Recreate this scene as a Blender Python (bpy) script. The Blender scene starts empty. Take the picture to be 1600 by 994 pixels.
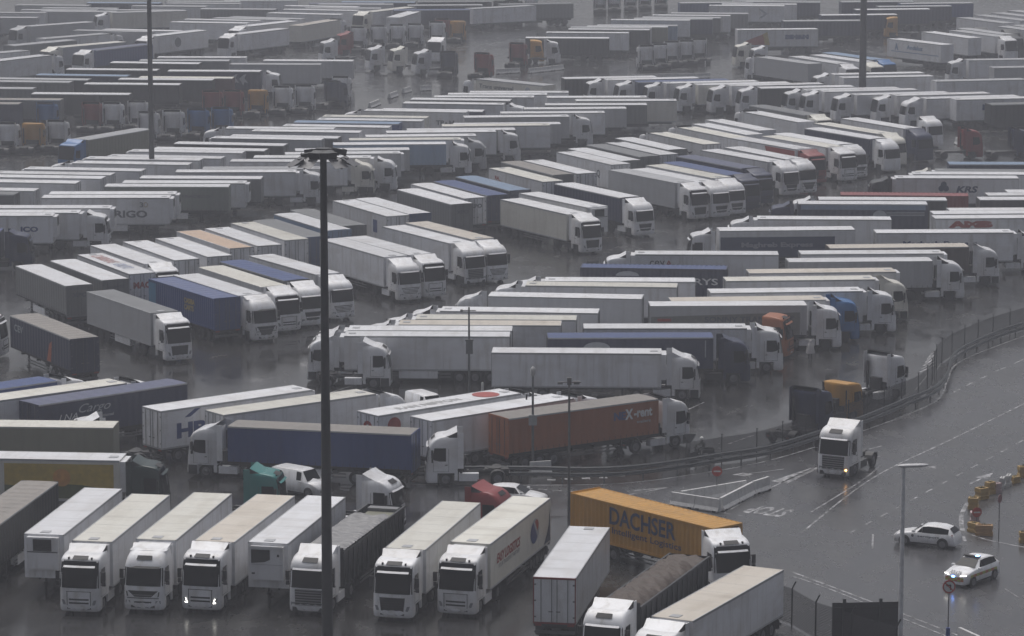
import bpy, bmesh, math, random
from mathutils import Vector, Matrix
R = math.radians
random.seed(7)
sc = bpy.context.scene
# ------------------------------------------------------------------ camera
CAM_H = 53.25; PITCH = 9.4995
cd = bpy.data.cameras.new('camera'); cam = bpy.data.objects.new('camera', cd); sc.collection.objects.link(cam)
cam.location = (0, 0, CAM_H); cam.rotation_euler = (R(90 - PITCH), 0, 0)
cd.sensor_width = 36; cd.lens = 5493.9 / 1600 * 36; cd.clip_start = 1; cd.clip_end = 6000
sc.camera = cam
# ------------------------------------------------------------------ sky and sun (heavy overcast, rain)
SUN_EL, SUN_AZ = 66, -20
w = bpy.data.worlds.new('World'); sc.world = w; w.use_nodes = True
nt = w.node_tree; nt.nodes.clear()
sky = nt.nodes.new('ShaderNodeTexSky'); sky.sky_type = 'NISHITA'; sky.sun_disc = False
sky.sun_elevation = R(SUN_EL); sky.sun_rotation = R(SUN_AZ); sky.air_density = 1.0; sky.dust_density = 6.0; sky.ozone_density = 1.0
hs = nt.nodes.new('ShaderNodeHueSaturation'); hs.inputs['Hue'].default_value = 0.51; hs.inputs['Saturation'].default_value = 0.48
bg = nt.nodes.new('ShaderNodeBackground'); bg.inputs['Strength'].default_value = 0.05
wo = nt.nodes.new('ShaderNodeOutputWorld')
nt.links.new(sky.outputs[0], hs.inputs['Color']); nt.links.new(hs.outputs[0], bg.inputs['Color']); nt.links.new(bg.outputs[0], wo.inputs['Surface'])
sl = bpy.data.lights.new('sun', 'SUN'); sl.energy = 1.5; sl.angle = R(60); sl.color = (1.0, .975, .96)
so = bpy.data.objects.new('sun', sl); sc.collection.objects.link(so)
so.rotation_euler = (R(90 - SUN_EL), 0, R(180 - SUN_AZ))
sc.view_settings.view_transform = 'Standard'; sc.view_settings.look = 'None'
sc.view_settings.exposure = 0.5; sc.view_settings.gamma = 1
sc.render.resolution_x = 1024; sc.render.resolution_y = 636
# ------------------------------------------------------------------ helpers
LINK = sc.collection.objects.link
class MB:
    def __init__(s): s.v = []; s.f = []; s.m = []; s.sm = []
    def add(s, vs, fs, m=0, sm=False):
        b = len(s.v); s.v += [tuple(p) for p in vs]
        for f in fs: s.f.append(tuple(b + i for i in f)); s.m.append(m); s.sm.append(sm)
    def box(s, x0, x1, y0, y1, z0, z1, m=0):
        s.add([(x0,y0,z0),(x1,y0,z0),(x1,y1,z0),(x0,y1,z0),(x0,y0,z1),(x1,y0,z1),(x1,y1,z1),(x0,y1,z1)],
              [(0,3,2,1),(4,5,6,7),(0,1,5,4),(1,2,6,5),(2,3,7,6),(3,0,4,7)], m)
    def cyl(s, p, q, r, r2=None, n=10, m=0, cap=True, sm=True):
        p = Vector(p); q = Vector(q); r2 = r if r2 is None else r2
        d = (q - p).normalized(); a = d.orthogonal().normalized(); b = d.cross(a)
        vs = [p + (a*math.cos(t)+b*math.sin(t))*r for t in [2*math.pi*i/n for i in range(n)]]
        vs += [q + (a*math.cos(t)+b*math.sin(t))*r2 for t in [2*math.pi*i/n for i in range(n)]]
        s.add(vs, [(i, (i+1) % n, n+(i+1) % n, n+i) for i in range(n)], m, sm)
        if cap: s.add(vs, [tuple(range(n))[::-1], tuple(range(n, 2*n))], m)
    def loft(s, rings, m=0, sm=True, cap=True):
        n = len(rings[0]); vs = [p for r in rings for p in r]
        s.add(vs, [(k*n+i, k*n+(i+1) % n, (k+1)*n+(i+1) % n, (k+1)*n+i) for k in range(len(rings)-1) for i in range(n)], m, sm)
        if cap: s.add(vs, [tuple(range(n))[::-1], tuple(range((len(rings)-1)*n, len(rings)*n))], m, sm)
    def grid(s, rows, m=0, sm=True):
        n = len(rows[0])
        s.add([p for r in rows for p in r], [(k*n+i, k*n+i+1, (k+1)*n+i+1, (k+1)*n+i) for k in range(len(rows)-1) for i in range(n-1)], m, sm)
    def prism(s, pts, y0, y1, m=0):      # polygon in x,z extruded along y
        n = len(pts)
        s.add([(x, y0, z) for x, z in pts] + [(x, y1, z) for x, z in pts],
              [(i, (i+1) % n, n+(i+1) % n, n+i) for i in range(n)] + [tuple(range(n))[::-1], tuple(range(n, 2*n))], m)
    def mesh(s, name, mats):
        me = bpy.data.meshes.new(name); me.from_pydata(s.v, [], s.f)
        for m in mats: me.materials.append(m)
        me.polygons.foreach_set('material_index', s.m); me.polygons.foreach_set('use_smooth', s.sm)
        bm = bmesh.new(); bm.from_mesh(me); bmesh.ops.recalc_face_normals(bm, faces=bm.faces); bm.to_mesh(me); bm.free()
        me.update(); return me
def ob(name, me, parent=None, loc=None, mat=None):
    o = bpy.data.objects.new(name, me); LINK(o)
    if parent: o.parent = parent
    if loc: o.location = loc
    return o
def thing(name, x, y, h, label, cat, group=None, z=0):
    o = bpy.data.objects.new(name, None); LINK(o); o.location = (x, y, z); o.rotation_euler = (0, 0, R(h)); o.empty_display_size = .5
    o['label'] = label; o['category'] = cat
    if group: o['group'] = group
    return o
def tag(o, label, cat, group=None):
    o['label'] = label; o['category'] = cat
    if group: o['group'] = group
    return o
def struct(name, me):
    o = ob(name, me); o['kind'] = 'structure'; return o
CACHE = {}
def cached(key, fn):
    if key not in CACHE: CACHE[key] = fn()
    return CACHE[key]
# ------------------------------------------------------------------ materials
def newmat(name):
    m = bpy.data.materials.new(name); m.use_nodes = True; nt = m.node_tree
    return m, nt, nt.nodes['Principled BSDF']
def N(nt, t, **k):
    n = nt.nodes.new(t)
    for a, b in k.items():
        if a in n.inputs: n.inputs[a].default_value = b
        else: setattr(n, a, b)
    return n
def coords(nt, scale, rnd=True):
    tc = N(nt, 'ShaderNodeTexCoord'); mp = N(nt, 'ShaderNodeMapping'); mp.inputs['Scale'].default_value = scale
    nt.links.new(tc.outputs['Object'], mp.inputs['Vector'])
    if rnd:
        oi = N(nt, 'ShaderNodeObjectInfo'); mu = N(nt, 'ShaderNodeMath', operation='MULTIPLY'); mu.inputs[1].default_value = 61.0
        nt.links.new(oi.outputs['Random'], mu.inputs[0]); nt.links.new(mu.outputs[0], mp.inputs['Location'])
    return mp
def mixc(nt, fac, a, b):
    m = N(nt, 'ShaderNodeMix', data_type='RGBA')
    for sock, v in ((0, fac), (6, a), (7, b)):
        if hasattr(v, 'links'): nt.links.new(v, m.inputs[sock])
        else: m.inputs[sock].default_value = v
    return m.outputs[2]
def ramp(nt, src, a, b, lo=0.0, hi=1.0):
    r = N(nt, 'ShaderNodeMapRange'); r.inputs['From Min'].default_value = a; r.inputs['From Max'].default_value = b
    r.inputs['To Min'].default_value = lo; r.inputs['To Max'].default_value = hi
    nt.links.new(src, r.inputs['Value']); return r.outputs['Result']
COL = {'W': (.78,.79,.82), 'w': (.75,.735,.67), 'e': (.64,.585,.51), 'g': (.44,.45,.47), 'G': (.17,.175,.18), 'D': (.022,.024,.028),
       'B': (.022,.055,.20), 'N': (.009,.017,.060), 'b': (.20,.30,.45), 't': (.03,.20,.19), 'R': (.24,.03,.03), 'O': (.34,.11,.04),
       'Y': (.50,.25,.03), 'T': (.27,.245,.22), 'U': (.22,.22,.17), 'K': (.06,.045,.04), 'V': (.08,.09,.17), 'n': (.035,.07,.17),
       'C': (.04,.15,.38), 'M': (.74,.75,.78), 'P': (.62,.61,.56), 'R2': (.50,.35,.24), 'R3': (.09,.025,.025), 'g2': (.20,.22,.20),
       'b2': (.30,.42,.58), 'k': (.02,.02,.022), 'tarp': (.20,.20,.21), 'tarpb': (.06,.040,.030), 'Gd': (.012,.03,.028)}
def paint(code, rough=.32, dirt=.22, kind='p'):
    def mk():
        c = COL[code]; m, nt, p = newmat('paint_' + code + kind)
        lum = sum(c) / 3
        dc = tuple(v*.55 + .02 for v in c) if lum < .4 else (c[0]*.66, c[1]*.62, c[2]*.56)
        n1 = N(nt, 'ShaderNodeTexNoise', Scale=1.0, Detail=5.0, Roughness=.6)
        nt.links.new(coords(nt, (.35, .8, .8) if kind != 'roof' else (.25, .9, 1)).outputs[0], n1.inputs['Vector'])
        n2 = N(nt, 'ShaderNodeTexNoise', Scale=1.0, Detail=4.0)
        nt.links.new(coords(nt, (2.2, 2.2, .22) if kind != 'roof' else (1.1, .18, 1)).outputs[0], n2.inputs['Vector'])
        f1 = ramp(nt, n1.outputs[0], .45, .75, 0, dirt*1.4); f2 = ramp(nt, n2.outputs[0], .5, .8, 0, dirt*1.6)
        c1 = mixc(nt, f1, (*c, 1), (*dc, 1)); c2 = mixc(nt, f2, c1, (*[v*.8 for v in dc], 1))
        oi = N(nt, 'ShaderNodeObjectInfo'); hv = N(nt, 'ShaderNodeHueSaturation')
        nt.links.new(ramp(nt, oi.outputs['Random'], 0, 1, .86, 1.05), hv.inputs['Value']); nt.links.new(c2, hv.inputs['Color'])
        nt.links.new(hv.outputs[0], p.inputs['Base Color'])
        p.inputs['Roughness'].default_value = rough
        if kind in ('curtain', 'roofc', 'cont', 'tarp'):
            wv = N(nt, 'ShaderNodeTexWave', Scale=1.0, Distortion=.6 if kind != 'cont' else 0.0, Detail=1.0)
            wv.bands_direction = 'X'
            nt.links.new(coords(nt, {'curtain': (.5,.0,.0), 'roofc': (.28,0,0), 'cont': (1.1,0,0), 'tarp': (.6,.3,.3)}[kind], False).outputs[0], wv.inputs['Vector'])
            bp = N(nt, 'ShaderNodeBump', Strength={'curtain': .35, 'roofc': .5, 'cont': .9, 'tarp': .9}[kind], Distance=.06)
            nt.links.new(wv.outputs['Fac'], bp.inputs['Height']); nt.links.new(bp.outputs[0], p.inputs['Normal'])
        return m
    return cached(('mat', code, kind), mk)
def flat(name, col, rough=.5, metal=0, emis=None, es=1.0, alpha=None):
    def mk():
        m, nt, p = newmat(name); 
        n = N(nt, 'ShaderNodeTexNoise', Scale=3.0, Detail=4.0); nt.links.new(coords(nt, (1, 1, 1)).outputs[0], n.inputs['Vector'])
        nt.links.new(mixc(nt, ramp(nt, n.outputs[0], .35, .7), (*[v*.78 for v in col], 1), (*col, 1)), p.inputs['Base Color'])
        p.inputs['Roughness'].default_value = rough; p.inputs['Metallic'].default_value = metal
        if emis: p.inputs['Emission Color'].default_value = (*emis, 1); p.inputs['Emission Strength'].default_value = es
        if alpha is not None: p.inputs['Alpha'].default_value = alpha
        return m
    return cached(('flat', name), mk)
GLASS = flat('dark_glass', (.006,.007,.009), .10)
GLASS.node_tree.nodes['Principled BSDF'].inputs['Specular IOR Level'].default_value = .15
BLACK = flat('black_plastic', (.013,.013,.015), .6)
DARKM = flat('chassis_steel', (.028,.028,.030), .55)
RUB = flat('tyre_rubber', (.018,.018,.018), .8)
HUBM = flat('hub_steel', (.18,.18,.19), .45, .3)
LAMP = flat('lamp_glass', (.26,.27,.29), .15)
LIT = flat('lamp_lit', (.9,.9,.85), .2, 0, (1,.97,.88), 5)
AMB = flat('lamp_amber', (.8,.35,.05), .3, 0, (1,.5,.15), 8)
REDL = flat('tail_lamp', (.25,.015,.012), .3)
CHROME = flat('grey_slat', (.30,.30,.31), .35, .3)
STEEL = flat('galvanised_steel', (.16,.165,.17), .45, .5)
POLE = flat('mast_steel', (.045,.048,.052), .5, .3)
LPOLE = flat('lamp_pole_steel', (.78,.79,.81), .45, .2)
CONC = flat('concrete', (.42,.42,.42), .6)
LINEM = None
def asphalt(name, c0, c1, r0, r1, line=False):
    m, nt, p = newmat(name)
    a = N(nt, 'ShaderNodeTexNoise', Scale=1.0, Detail=6.0, Roughness=.6); nt.links.new(coords(nt, (.035,.035,.035), False).outputs[0], a.inputs['Vector'])
    b = N(nt, 'ShaderNodeTexNoise', Scale=1.0, Detail=5.0, Roughness=.65); nt.links.new(coords(nt, (.5,.22,.5), False).outputs[0], b.inputs['Vector'])
    f = N(nt, 'ShaderNodeTexNoise', Scale=1.0, Detail=3.0); nt.links.new(coords(nt, (9,9,9), False).outputs[0], f.inputs['Vector'])
    col = mixc(nt, ramp(nt, b.outputs[0], .3, .7), (*c0, 1), (*c1, 1))
    col = mixc(nt, ramp(nt, a.outputs[0], .4, .65, 0, .6), col, (*[v*.72 for v in c0], 1))
    nt.links.new(col, p.inputs['Base Color'])
    ad = N(nt, 'ShaderNodeMath', operation='ADD'); nt.links.new(a.outputs[0], ad.inputs[0]); nt.links.new(b.outputs[0], ad.inputs[1])
    nt.links.new(ramp(nt, ad.outputs[0], .8, 1.2, r0, r1), p.inputs['Roughness'])
    bp = N(nt, 'ShaderNodeBump', Strength=.05, Distance=.01); nt.links.new(f.outputs[0], bp.inputs['Height']); nt.links.new(bp.outputs[0], p.inputs['Normal'])
    return m
ASPH = asphalt('wet_asphalt', (.025,.024,.024), (.038,.037,.037), .05, .30)
ROADM = asphalt('wet_road', (.050,.050,.054), (.068,.068,.072), .16, .36)
m_, nt_, p_ = newmat('road_paint'); LINEM = m_
n_ = N(nt_, 'ShaderNodeTexNoise', Scale=1.0, Detail=6.0, Roughness=.7); nt_.links.new(coords(nt_, (1.5,1.5,1.5), False).outputs[0], n_.inputs['Vector'])
nt_.links.new(mixc(nt_, ramp(nt_, n_.outputs[0], .42, .62), (.06,.06,.06,1), (.46,.46,.48,1)), p_.inputs['Base Color']); p_.inputs['Roughness'].default_value = .35
# ------------------------------------------------------------------ ground and haze
def sheet(name, pts, z, mat):
    me = bpy.data.meshes.new(name); me.from_pydata([(x, y, z) for x, y in pts], [], [tuple(range(len(pts)))]); me.materials.append(mat)
    o = struct(name, me)
    if me.polygons[0].normal.z < 0: me.flip_normals()
    return o
sheet('ground', [(-700,-60),(700,-60),(700,1600),(-700,1600)], 0, ASPH)
hm = bpy.data.materials.new('mist'); hm.use_nodes = True; hn = hm.node_tree; hn.nodes.clear()
pv = hn.nodes.new('ShaderNodeVolumePrincipled'); pv.inputs['Color'].default_value = (.885,.91,1,1); pv.inputs['Density'].default_value = 0.00062; pv.inputs['Anisotropy'].default_value = .35
ho = hn.nodes.new('ShaderNodeOutputMaterial'); hn.links.new(pv.outputs[0], ho.inputs['Volume'])
hb = MB(); hb.box(-720, 720, -80, 1620, -1, 57); hz = ob('haze', hb.mesh('haze', [hm])); hz['kind'] = 'stuff'
# ------------------------------------------------------------------ lettering
def text_geo(body, size, bold=.02, shear=0, spacing=1.0):
    def mk():
        c = bpy.data.curves.new('t', 'FONT'); c.body = body; c.size = size; c.offset = bold*size; c.shear = shear; c.space_character = spacing
        c.resolution_u = 3
        o = bpy.data.objects.new('t', c); LINK(o); dg = bpy.context.evaluated_depsgraph_get()
        me = o.evaluated_get(dg).to_mesh(); vs = [v.co.copy() for v in me.vertices]; fs = [tuple(p.vertices) for p in me.polygons]
        o.to_mesh_clear(); bpy.data.objects.remove(o); bpy.data.curves.remove(c)
        x0 = min(v.x for v in vs); x1 = max(v.x for v in vs); y0 = min(v.y for v in vs); y1 = max(v.y for v in vs)
        return [((v.x-(x0+x1)/2), (v.y-(y0+y1)/2)) for v in vs], fs, x1-x0, y1-y0
    return cached(('txt', body, size, bold, shear, spacing), mk)
def letters(parent, body, width, height, plane, u, z, mat, bold=.02, shear=0, name='lettering', squash=True):
    """plane: function (u, z, off) -> local xyz; u,z = centre"""
    vs, fs, w_, h_ = text_geo(body, 1.0, bold, shear)
    sx = width / w_; sy = height / h_
    mb = MB(); mb.add([plane(u + x*sx, z + y*sy, .012) for x, y in vs], fs)
    return ob(name, mb.mesh(name, [mat]), parent)
def shape(parent, pts, plane, mat, name='emblem', off=.008):
    mb = MB(); mb.add([plane(u, z, off) for u, z in pts], [tuple(range(len(pts)))]); return ob(name, mb.mesh(name, [mat]), parent)
def disc_pts(u, z, r, n=20, a0=0, a1=360, ry=None):
    ry = ry or r
    return [(u + r*math.cos(R(a0+(a1-a0)*i/n)), z + ry*math.sin(R(a0+(a1-a0)*i/n))) for i in range(n + (0 if a1-a0 == 360 else 1))]
# ------------------------------------------------------------------ tractor cabs (local x = 0 at the front bumper, x negative backwards)
PROF = {  # z, x of front, half width, corner radius
 'v': [(.98,-.02,1.25,.30),(1.45,-.03,1.25,.30),(1.85,-.07,1.25,.28),(2.95,-.27,1.25,.26),(3.36,-.40,1.24,.26),(3.50,-.60,1.22,.30),(3.60,-.98,1.19,.32),(3.65,-1.35,1.15,.34)],
 's': [(.98,.0,1.25,.26),(1.50,-.02,1.25,.26),(1.86,-.06,1.25,.24),(2.78,-.24,1.25,.22),(2.98,-.24,1.25,.24),(3.25,-.40,1.24,.28),(3.46,-.70,1.21,.32),(3.56,-1.05,1.16,.34)],
 'd': [(.98,.0,1.25,.22),(1.55,-.02,1.25,.22),(1.85,-.05,1.25,.22),(2.80,-.20,1.25,.22),(3.05,-.26,1.24,.26),(3.34,-.50,1.21,.30),(3.54,-.80,1.17,.34),(3.60,-1.15,1.13,.34)],
 'm': [(.98,-.01,1.25,.32),(1.50,-.02,1.25,.32),(1.85,-.08,1.25,.30),(2.82,-.27,1.25,.28),(2.98,-.27,1.25,.30),(3.25,-.44,1.22,.36),(3.48,-.76,1.17,.40),(3.58,-1.15,1.10,.42)],
 'i': [(.98,.0,1.25,.34),(1.50,-.02,1.25,.34),(1.80,-.08,1.25,.32),(2.90,-.30,1.25,.32),(3.10,-.40,1.24,.36),(3.38,-.60,1.19,.46),(3.62,-.94,1.12,.50),(3.76,-1.35,1.02,.50)]}
XB = -2.25
def prof(var, z):
    P = PROF[var]
    if z <= P[0][0]: return P[0][1:]
    for a, b in zip(P, P[1:]):
        if z <= b[0]:
            t = (z-a[0])/(b[0]-a[0]); return tuple(a[k]+(b[k]-a[k])*t for k in (1,2,3))
    return P[-1][1:]
def front_arc(z, p, off=0.0, n=5, ylim=None):
    """points of the front outline from +y side to -y side at height z"""
    xf, hw, r = p; pts = []
    for i in range(n+1):
        a = R(90 - 90*i/n); pts.append((xf - r + r*math.cos(a), hw - r + r*math.sin(a), math.cos(a), math.sin(a)))
    m = 4
    for i in range(1, m):
        y = (hw-r)*(1-2*i/m); pts.append((xf + .05*(1-(y/(hw-r))**2), y, 1, 0))
    for i in range(n+1):
        a = R(-90*i/n); pts.append((xf - r + r*math.cos(a), -(hw - r) + r*math.sin(a), math.cos(a), math.sin(a)))
    out = [(x+nx*off, y+ny*off, z) for x, y, nx, ny in pts]
    if ylim is not None: out = [q for q in out if abs(q[1]) <= ylim + .001]
    return out
def ring(z, p, xb): 
    a = front_arc(z, p); return [(xb, p[1], z)] + a + [(xb, -p[1], z)]
def cab_mesh(var, body):
    def mk():
        mb = MB(); zs = [q[0] for q in PROF[var]]
        mb.loft([ring(z, prof(var, z), XB) for z in zs])
        lo = prof(var, .98)
        low = [(.98, lo), (.62, (lo[0]+.03, 1.25, lo[2])), (.36, (lo[0]+.02, 1.24, lo[2])), (.27, (lo[0]-.04, 1.20, lo[2]))]
        mb.loft([ring(z, p, -.80) for z, p in low[::-1]])
        for s in (-1, 1): mb.box(-2.25, -2.02, s*1.24-.12*(s > 0), s*1.24+.12*(s < 0), .45, 1.0)   # panel behind the wheel
        mb.box(XB-.05, XB+.01, -.95, .75, 1.0, 1.55, 1); mb.box(XB-.10, XB+.01, 1.0, 1.16, 1.1, 3.1, 1); mb.box(XB-.06, XB+.01, -1.16, -1.08, 1.1, 3.1, 1)
        # door seams and handle
        for s in (-1, 1):
            y = s*1.253
            for x0, x1, z0, z1 in ((-.52,-.50,1.1,1.8),(-1.62,-1.60,1.1,2.75),(-1.62,-.5,1.08,1.10)): mb.box(x0, x1, min(y, y-s*.01), max(y, y-s*.01), z0, z1, 1)
            mb.box(-1.52, -1.34, min(y, y+s*.02), max(y, y+s*.02), 1.55, 1.60, 1)
        return mb.mesh('cab', [paint(body, .25, .12), BLACK])
    return cached(('cab', var, body), mk)
def patch(var, z0, z1, ylim0, ylim1, mat, name, off=.016, nz=12, taper=None):
    def mk():
        mb = MB(); rows = []
        for k in range(nz+1):
            z = z0+(z1-z0)*k/nz; yl = ylim0+(ylim1-ylim0)*k/nz
            pr = prof(var, z); n = 14; row = []
            arc = front_arc(z, pr, off, 8)
            # resample by y
            arc = sorted(arc, key=lambda q: q[1])
            for i in range(n+1):
                y = -yl+2*yl*i/n
                for a, b in zip(arc, arc[1:]):
                    if a[1] <= y <= b[1] + 1e-9:
                        t = (y-a[1])/max(1e-9, b[1]-a[1]); row.append((a[0]+(b[0]-a[0])*t, y, z)); break
                else: row.append((arc[0 if y < 0 else -1][0], y, z))
            rows.append(row)
        mb.grid(rows); return mb.mesh(name, [mat])
    return cached(('patch', var, z0, z1, ylim0, ylim1, mat.name, name, off), mk)
def side_window(var, s):
    def mk():
        mb = MB(); y = s*1.262
        pts = [(-.42,2.05),(-.60,1.92),(-.95,1.84),(-1.42,1.84),(-1.42,2.80),(-.60,2.80)]
        mb.add([(x, y, z) for x, z in pts], [tuple(range(6))]); return mb.mesh('side_window', [GLASS])
    return cached(('sw', var, s), mk)
def deflector(var, body):
    def mk():
        mb = MB(); top = {'v':4.02,'s':4.02,'d':4.0,'m':3.95,'i':3.95}[var]; z0 = PROF[var][-1][0]-.04; x0 = PROF[var][-1][1]+.12
        rows = []
        for k in range(7):
            t = k/6; x = x0+(XB+.02-x0)*t; z = z0+(top-z0)*(t**1.5); hw = 1.02+.16*t; row = []
            for i in range(9):
                u = -1+i/4; row.append((x+.10*(1-u*u)*(1-t)-.0, hw*u, z-.05*u*u*(1-t*.5)))
            rows.append(row)
        mb.grid(rows)
        mb.grid([[(p[0], p[1], p[2]-.05) for p in r] for r in rows], 1)
        for s in (0, -1):     # side cheeks, dark opening below them
            edge = [r[s] for r in rows]; sy = 1 if s == -1 else -1
            mb.add([(p[0], p[1], p[2]) for p in edge] + [(p[0], sy*1.17, z0-.02) for p in edge], [(i, i+1, 8+i, 7+i) for i in range(6)], 1 if var in 'vd' else 0)
            mb.box(XB-.42, XB+.02, sy*1.2-.02, sy*1.2+.02, 1.3, top-.1, 0 if var != 'v' else 0)   # side fairings behind the cab
        return mb.mesh('roof_deflector', [paint(body, .25, .12), BLACK])
    return cached(('defl', var, body), mk)
def grille(var, body, blk):
    def mk():
        mb = MB()
        def pan(z0, z1, y0, y1, m, off=.02):
            rows = []
            for k in range(3):
                z = z0+(z1-z0)*k/2; yl = y0+(y1-y0)*k/2; p = prof(var, max(z, .98))
                rows.append([(p[0]+.05*(1-(y/1.0)**2)+off, y, z) for y in [yl*(-1+i/3) for i in range(7)]])
            mb.grid(rows, m, False)
        def slat(z, y, m, h=.05, off=.04):
            p = prof(var, max(z, .98)); x = p[0]+off
            n = 6
            for i in range(n):
                a = -y+2*y*i/n; b = -y+2*y*(i+1)/n; xa = x+.05*(1-a*a); xb = x+.05*(1-b*b)
                mb.add([(xa, a, z-h/2), (xb, b, z-h/2), (xb, b, z+h/2), (xa, a, z+h/2), (xa-.05, a, z+h/2), (xb-.05, b, z+h/2)], [(0,1,2,3),(3,2,5,4)], m)
        pan(.42, .56, .75, .75, 1)
        if var == 'v':
            pan(.46, 1.50, .68, .80, 1 if blk else 0, .02)
            if blk:
                for z in (.75,.9,1.05,1.2,1.35): slat(z, .70, 1, .03)
            else:
                mb.box(.045,.06,-.78,.78,1.50,1.53,1)
                for z in (1.02,.80): slat(z, .62, 1, .10, .03)
                for s in (-.75,.72): mb.box(.03,.06,s,s+.03,.65,1.5,1)
        elif var == 's':
            pan(.58, 1.66, .82, .86, 1)
            for z in (.70,.86,1.02,1.18,1.34,1.50,1.64): slat(z, .84, 2 if not blk else 1, .055)
            mb.box(.03,.045,-1.0,1.0,.27,.56,1)
            for s in (-1, 1): mb.box(-.78,-.10,*sorted((s*1.262, s*1.24)),.28,.95,1)
        elif var == 'd':
            pan(.62, 1.45, .60, .80, 1); slat(1.0, .68, 0, .09); slat(1.46, .8, 2, .05)
            if blk: pan(1.45, 1.78, .98, 1.05, 1)
        elif var == 'm':
            pan(.72, 1.42, .60, .95, 1, .015)
            for z in (.80,.93,1.06,1.19,1.32): slat(z, .62+.3*(z-.72)/.7, 0 if not blk else 1, .07, .03)
            pan(.45, .62, .6, .75, 1)
        else:
            pan(1.08, 1.46, .52, .96, 1); slat(1.2, .6, 2, .03); pan(.98, 1.03, 1.0, 1.0, 1); pan(.60, .80, .5, .55, 1); pan(.40, .52, .75, .75, 1)
            if blk: pan(.55, 1.42, .35, .86, 1, .022)
            for s in (-1, 1): mb.add([(.02, s*.98, 1.40), (.02, s*1.06, 1.42), (.03, s*1.0, 1.12), (.03, s*.92, 1.08)], [(0,1,2,3)], 1)
        return mb.mesh('grille', [paint(body, .25, .12), BLACK, CHROME])
    return cached(('gr', var, body, blk), mk)
def headlight(var, s, lit):
    def mk():
        mb = MB(); x = prof(var, .98)[0]+.035
        if var == 'v': pts = [(.80,.66),(.92,.98),(1.10,1.0),(1.00,.70)]
        else: pts = [(.80,.62),(.80,.84),(1.10,.86),(1.10,.66)]
        pr_ = prof(var, .98)
        def fx(y): return pr_[0]+.035-pr_[2]+math.sqrt(max(.0004, pr_[2]**2-max(0, y-pr_[1]+pr_[2])**2))
        mb.add([(fx(y), s*y, z) for y, z in pts], [(0,1,2,3)]); q = [(y*.96+.02, z*.9+.06) for y, z in pts]
        if lit == 'A': mb.box(fx(1.0)-.02, fx(1.0)+.035, .95, 1.07, .66, .76, 2)
        elif lit:
            c = [(.80,.66),(.92,.98),(.955,.98),(.86,.71),(.99,.74),(.99,.70)]
            mb.add([(fx(y)+.012, s*y, z) for y, z in c], [(0,1,2,3),(0,3,4,5)], 1)
        return mb.mesh('headlight', [LAMP, LIT, AMB])
    return cached(('hl', var, s, lit), mk)
def mirror_mesh(s, body):
    def mk():
        mb = MB(); y = s*1.45
        mb.box(-.50,-.36,min(y-.11,y+.11),max(y-.11,y+.11),2.10,2.68); mb.box(-.50,-.38,min(y-.10,y+.10),max(y-.10,y+.10),1.80,2.05)
        mb.box(-.46,-.41,min(s*1.22,y),max(s*1.22,y),2.62,2.66,1); mb.box(-.46,-.41,min(s*1.22,y),max(s*1.22,y),1.85,1.89,1)
        return mb.mesh('mirror', [BLACK, BLACK])
    return cached(('mir', s), mk)
def wheel_mesh():
    def mk():
        mb = MB(); n = 18
        prof_ = [(-.15,.38),(-.15,.47),(-.11,.51),(.11,.51),(.15,.47),(.15,.38)]
        rings = [[(r*math.cos(2*math.pi*i/n), y, r*math.sin(2*math.pi*i/n)) for i in range(n)] for y, r in prof_]
        mb.loft(rings, 0, True, False)
        mb.cyl((0,-.10,0),(0,.10,0),.39,n=n,m=0); return mb.mesh('wheel', [RUB])
    return cached('wheel', mk)
def hub_mesh():
    def mk():
        mb = MB(); n = 16
        for s in (-1, 1):
            rings = [[(r*math.cos(2*math.pi*i/n), s*y, r*math.sin(2*math.pi*i/n)) for i in range(n)] for y, r in ((.12,.30),(.10,.20),(.17,.13),(.18,.05))]
            mb.loft(rings, 0, True, True)
        return mb.mesh('hub', [HUBM])
    return cached('hub', mk)
def wheel(root, x, y, lod):
    o = ob('wheel', wheel_mesh(), root, (x, y, .51))
    if lod == 0: ob('hub', hub_mesh(), o)
def tractor_chassis(coupled, side):
    def mk():
        mb = MB()
        for s in (-1, 1):
            mb.box(-5.95,-.6,s*.42-.05,s*.42+.05,.78,1.02)
            mb.box(-3.75,-2.35,min(s*.62,s*1.16),max(s*.62,s*1.16),.38,.92, 1 if side else 0)
            mb.box(-1.95,-.80,s*1.0-.16,s*1.0+.16,1.0,1.06)
            # rear mudguards
            for k in range(6):
                a0, a1 = R(20+k*23.4), R(20+(k+1)*23.4)
                mb.add([(-5.1+.62*math.cos(a), s*y, .52+.62*math.sin(a)) for a in (a0, a1) for y in (.62, 1.22)], [(0,1,3,2)])
            mb.box(-6.0,-5.9,s*.9-.2,s*.9+.2,.45,.95)
        for x in (-5.7,-4.2,-3.0,-1.4): mb.box(x-.08,x+.08,-.42,.42,.8,.98)
        mb.cyl((-1.4,-1,.51),(-1.4,1,.51),.09); mb.cyl((-5.1,-1,.51),(-5.1,1,.51),.12)
        if not coupled: mb.cyl((-4.9,0,1.03),(-4.9,0,1.15),.5,n=16); mb.box(-5.9,-4.2,-.35,.35,1.0,1.08)
        mb.box(-2.75,-2.35,-.5,.5,.9,1.9); mb.cyl((-2.5,.95,.9),(-2.5,.95,3.1),.09,n=8)
        mb.box(-6.02,-5.96,-1.1,1.1,.62,.78); mb.box(-6.03,-6.0,-1.0,-.75,.64,.76,2); mb.box(-6.03,-6.0,.75,1.0,.64,.76,2)
        return mb.mesh('chassis', [DARKM, paint(side, .3, .3) if side else DARKM, REDL])
    return cached(('tch', coupled, side), mk)
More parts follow.
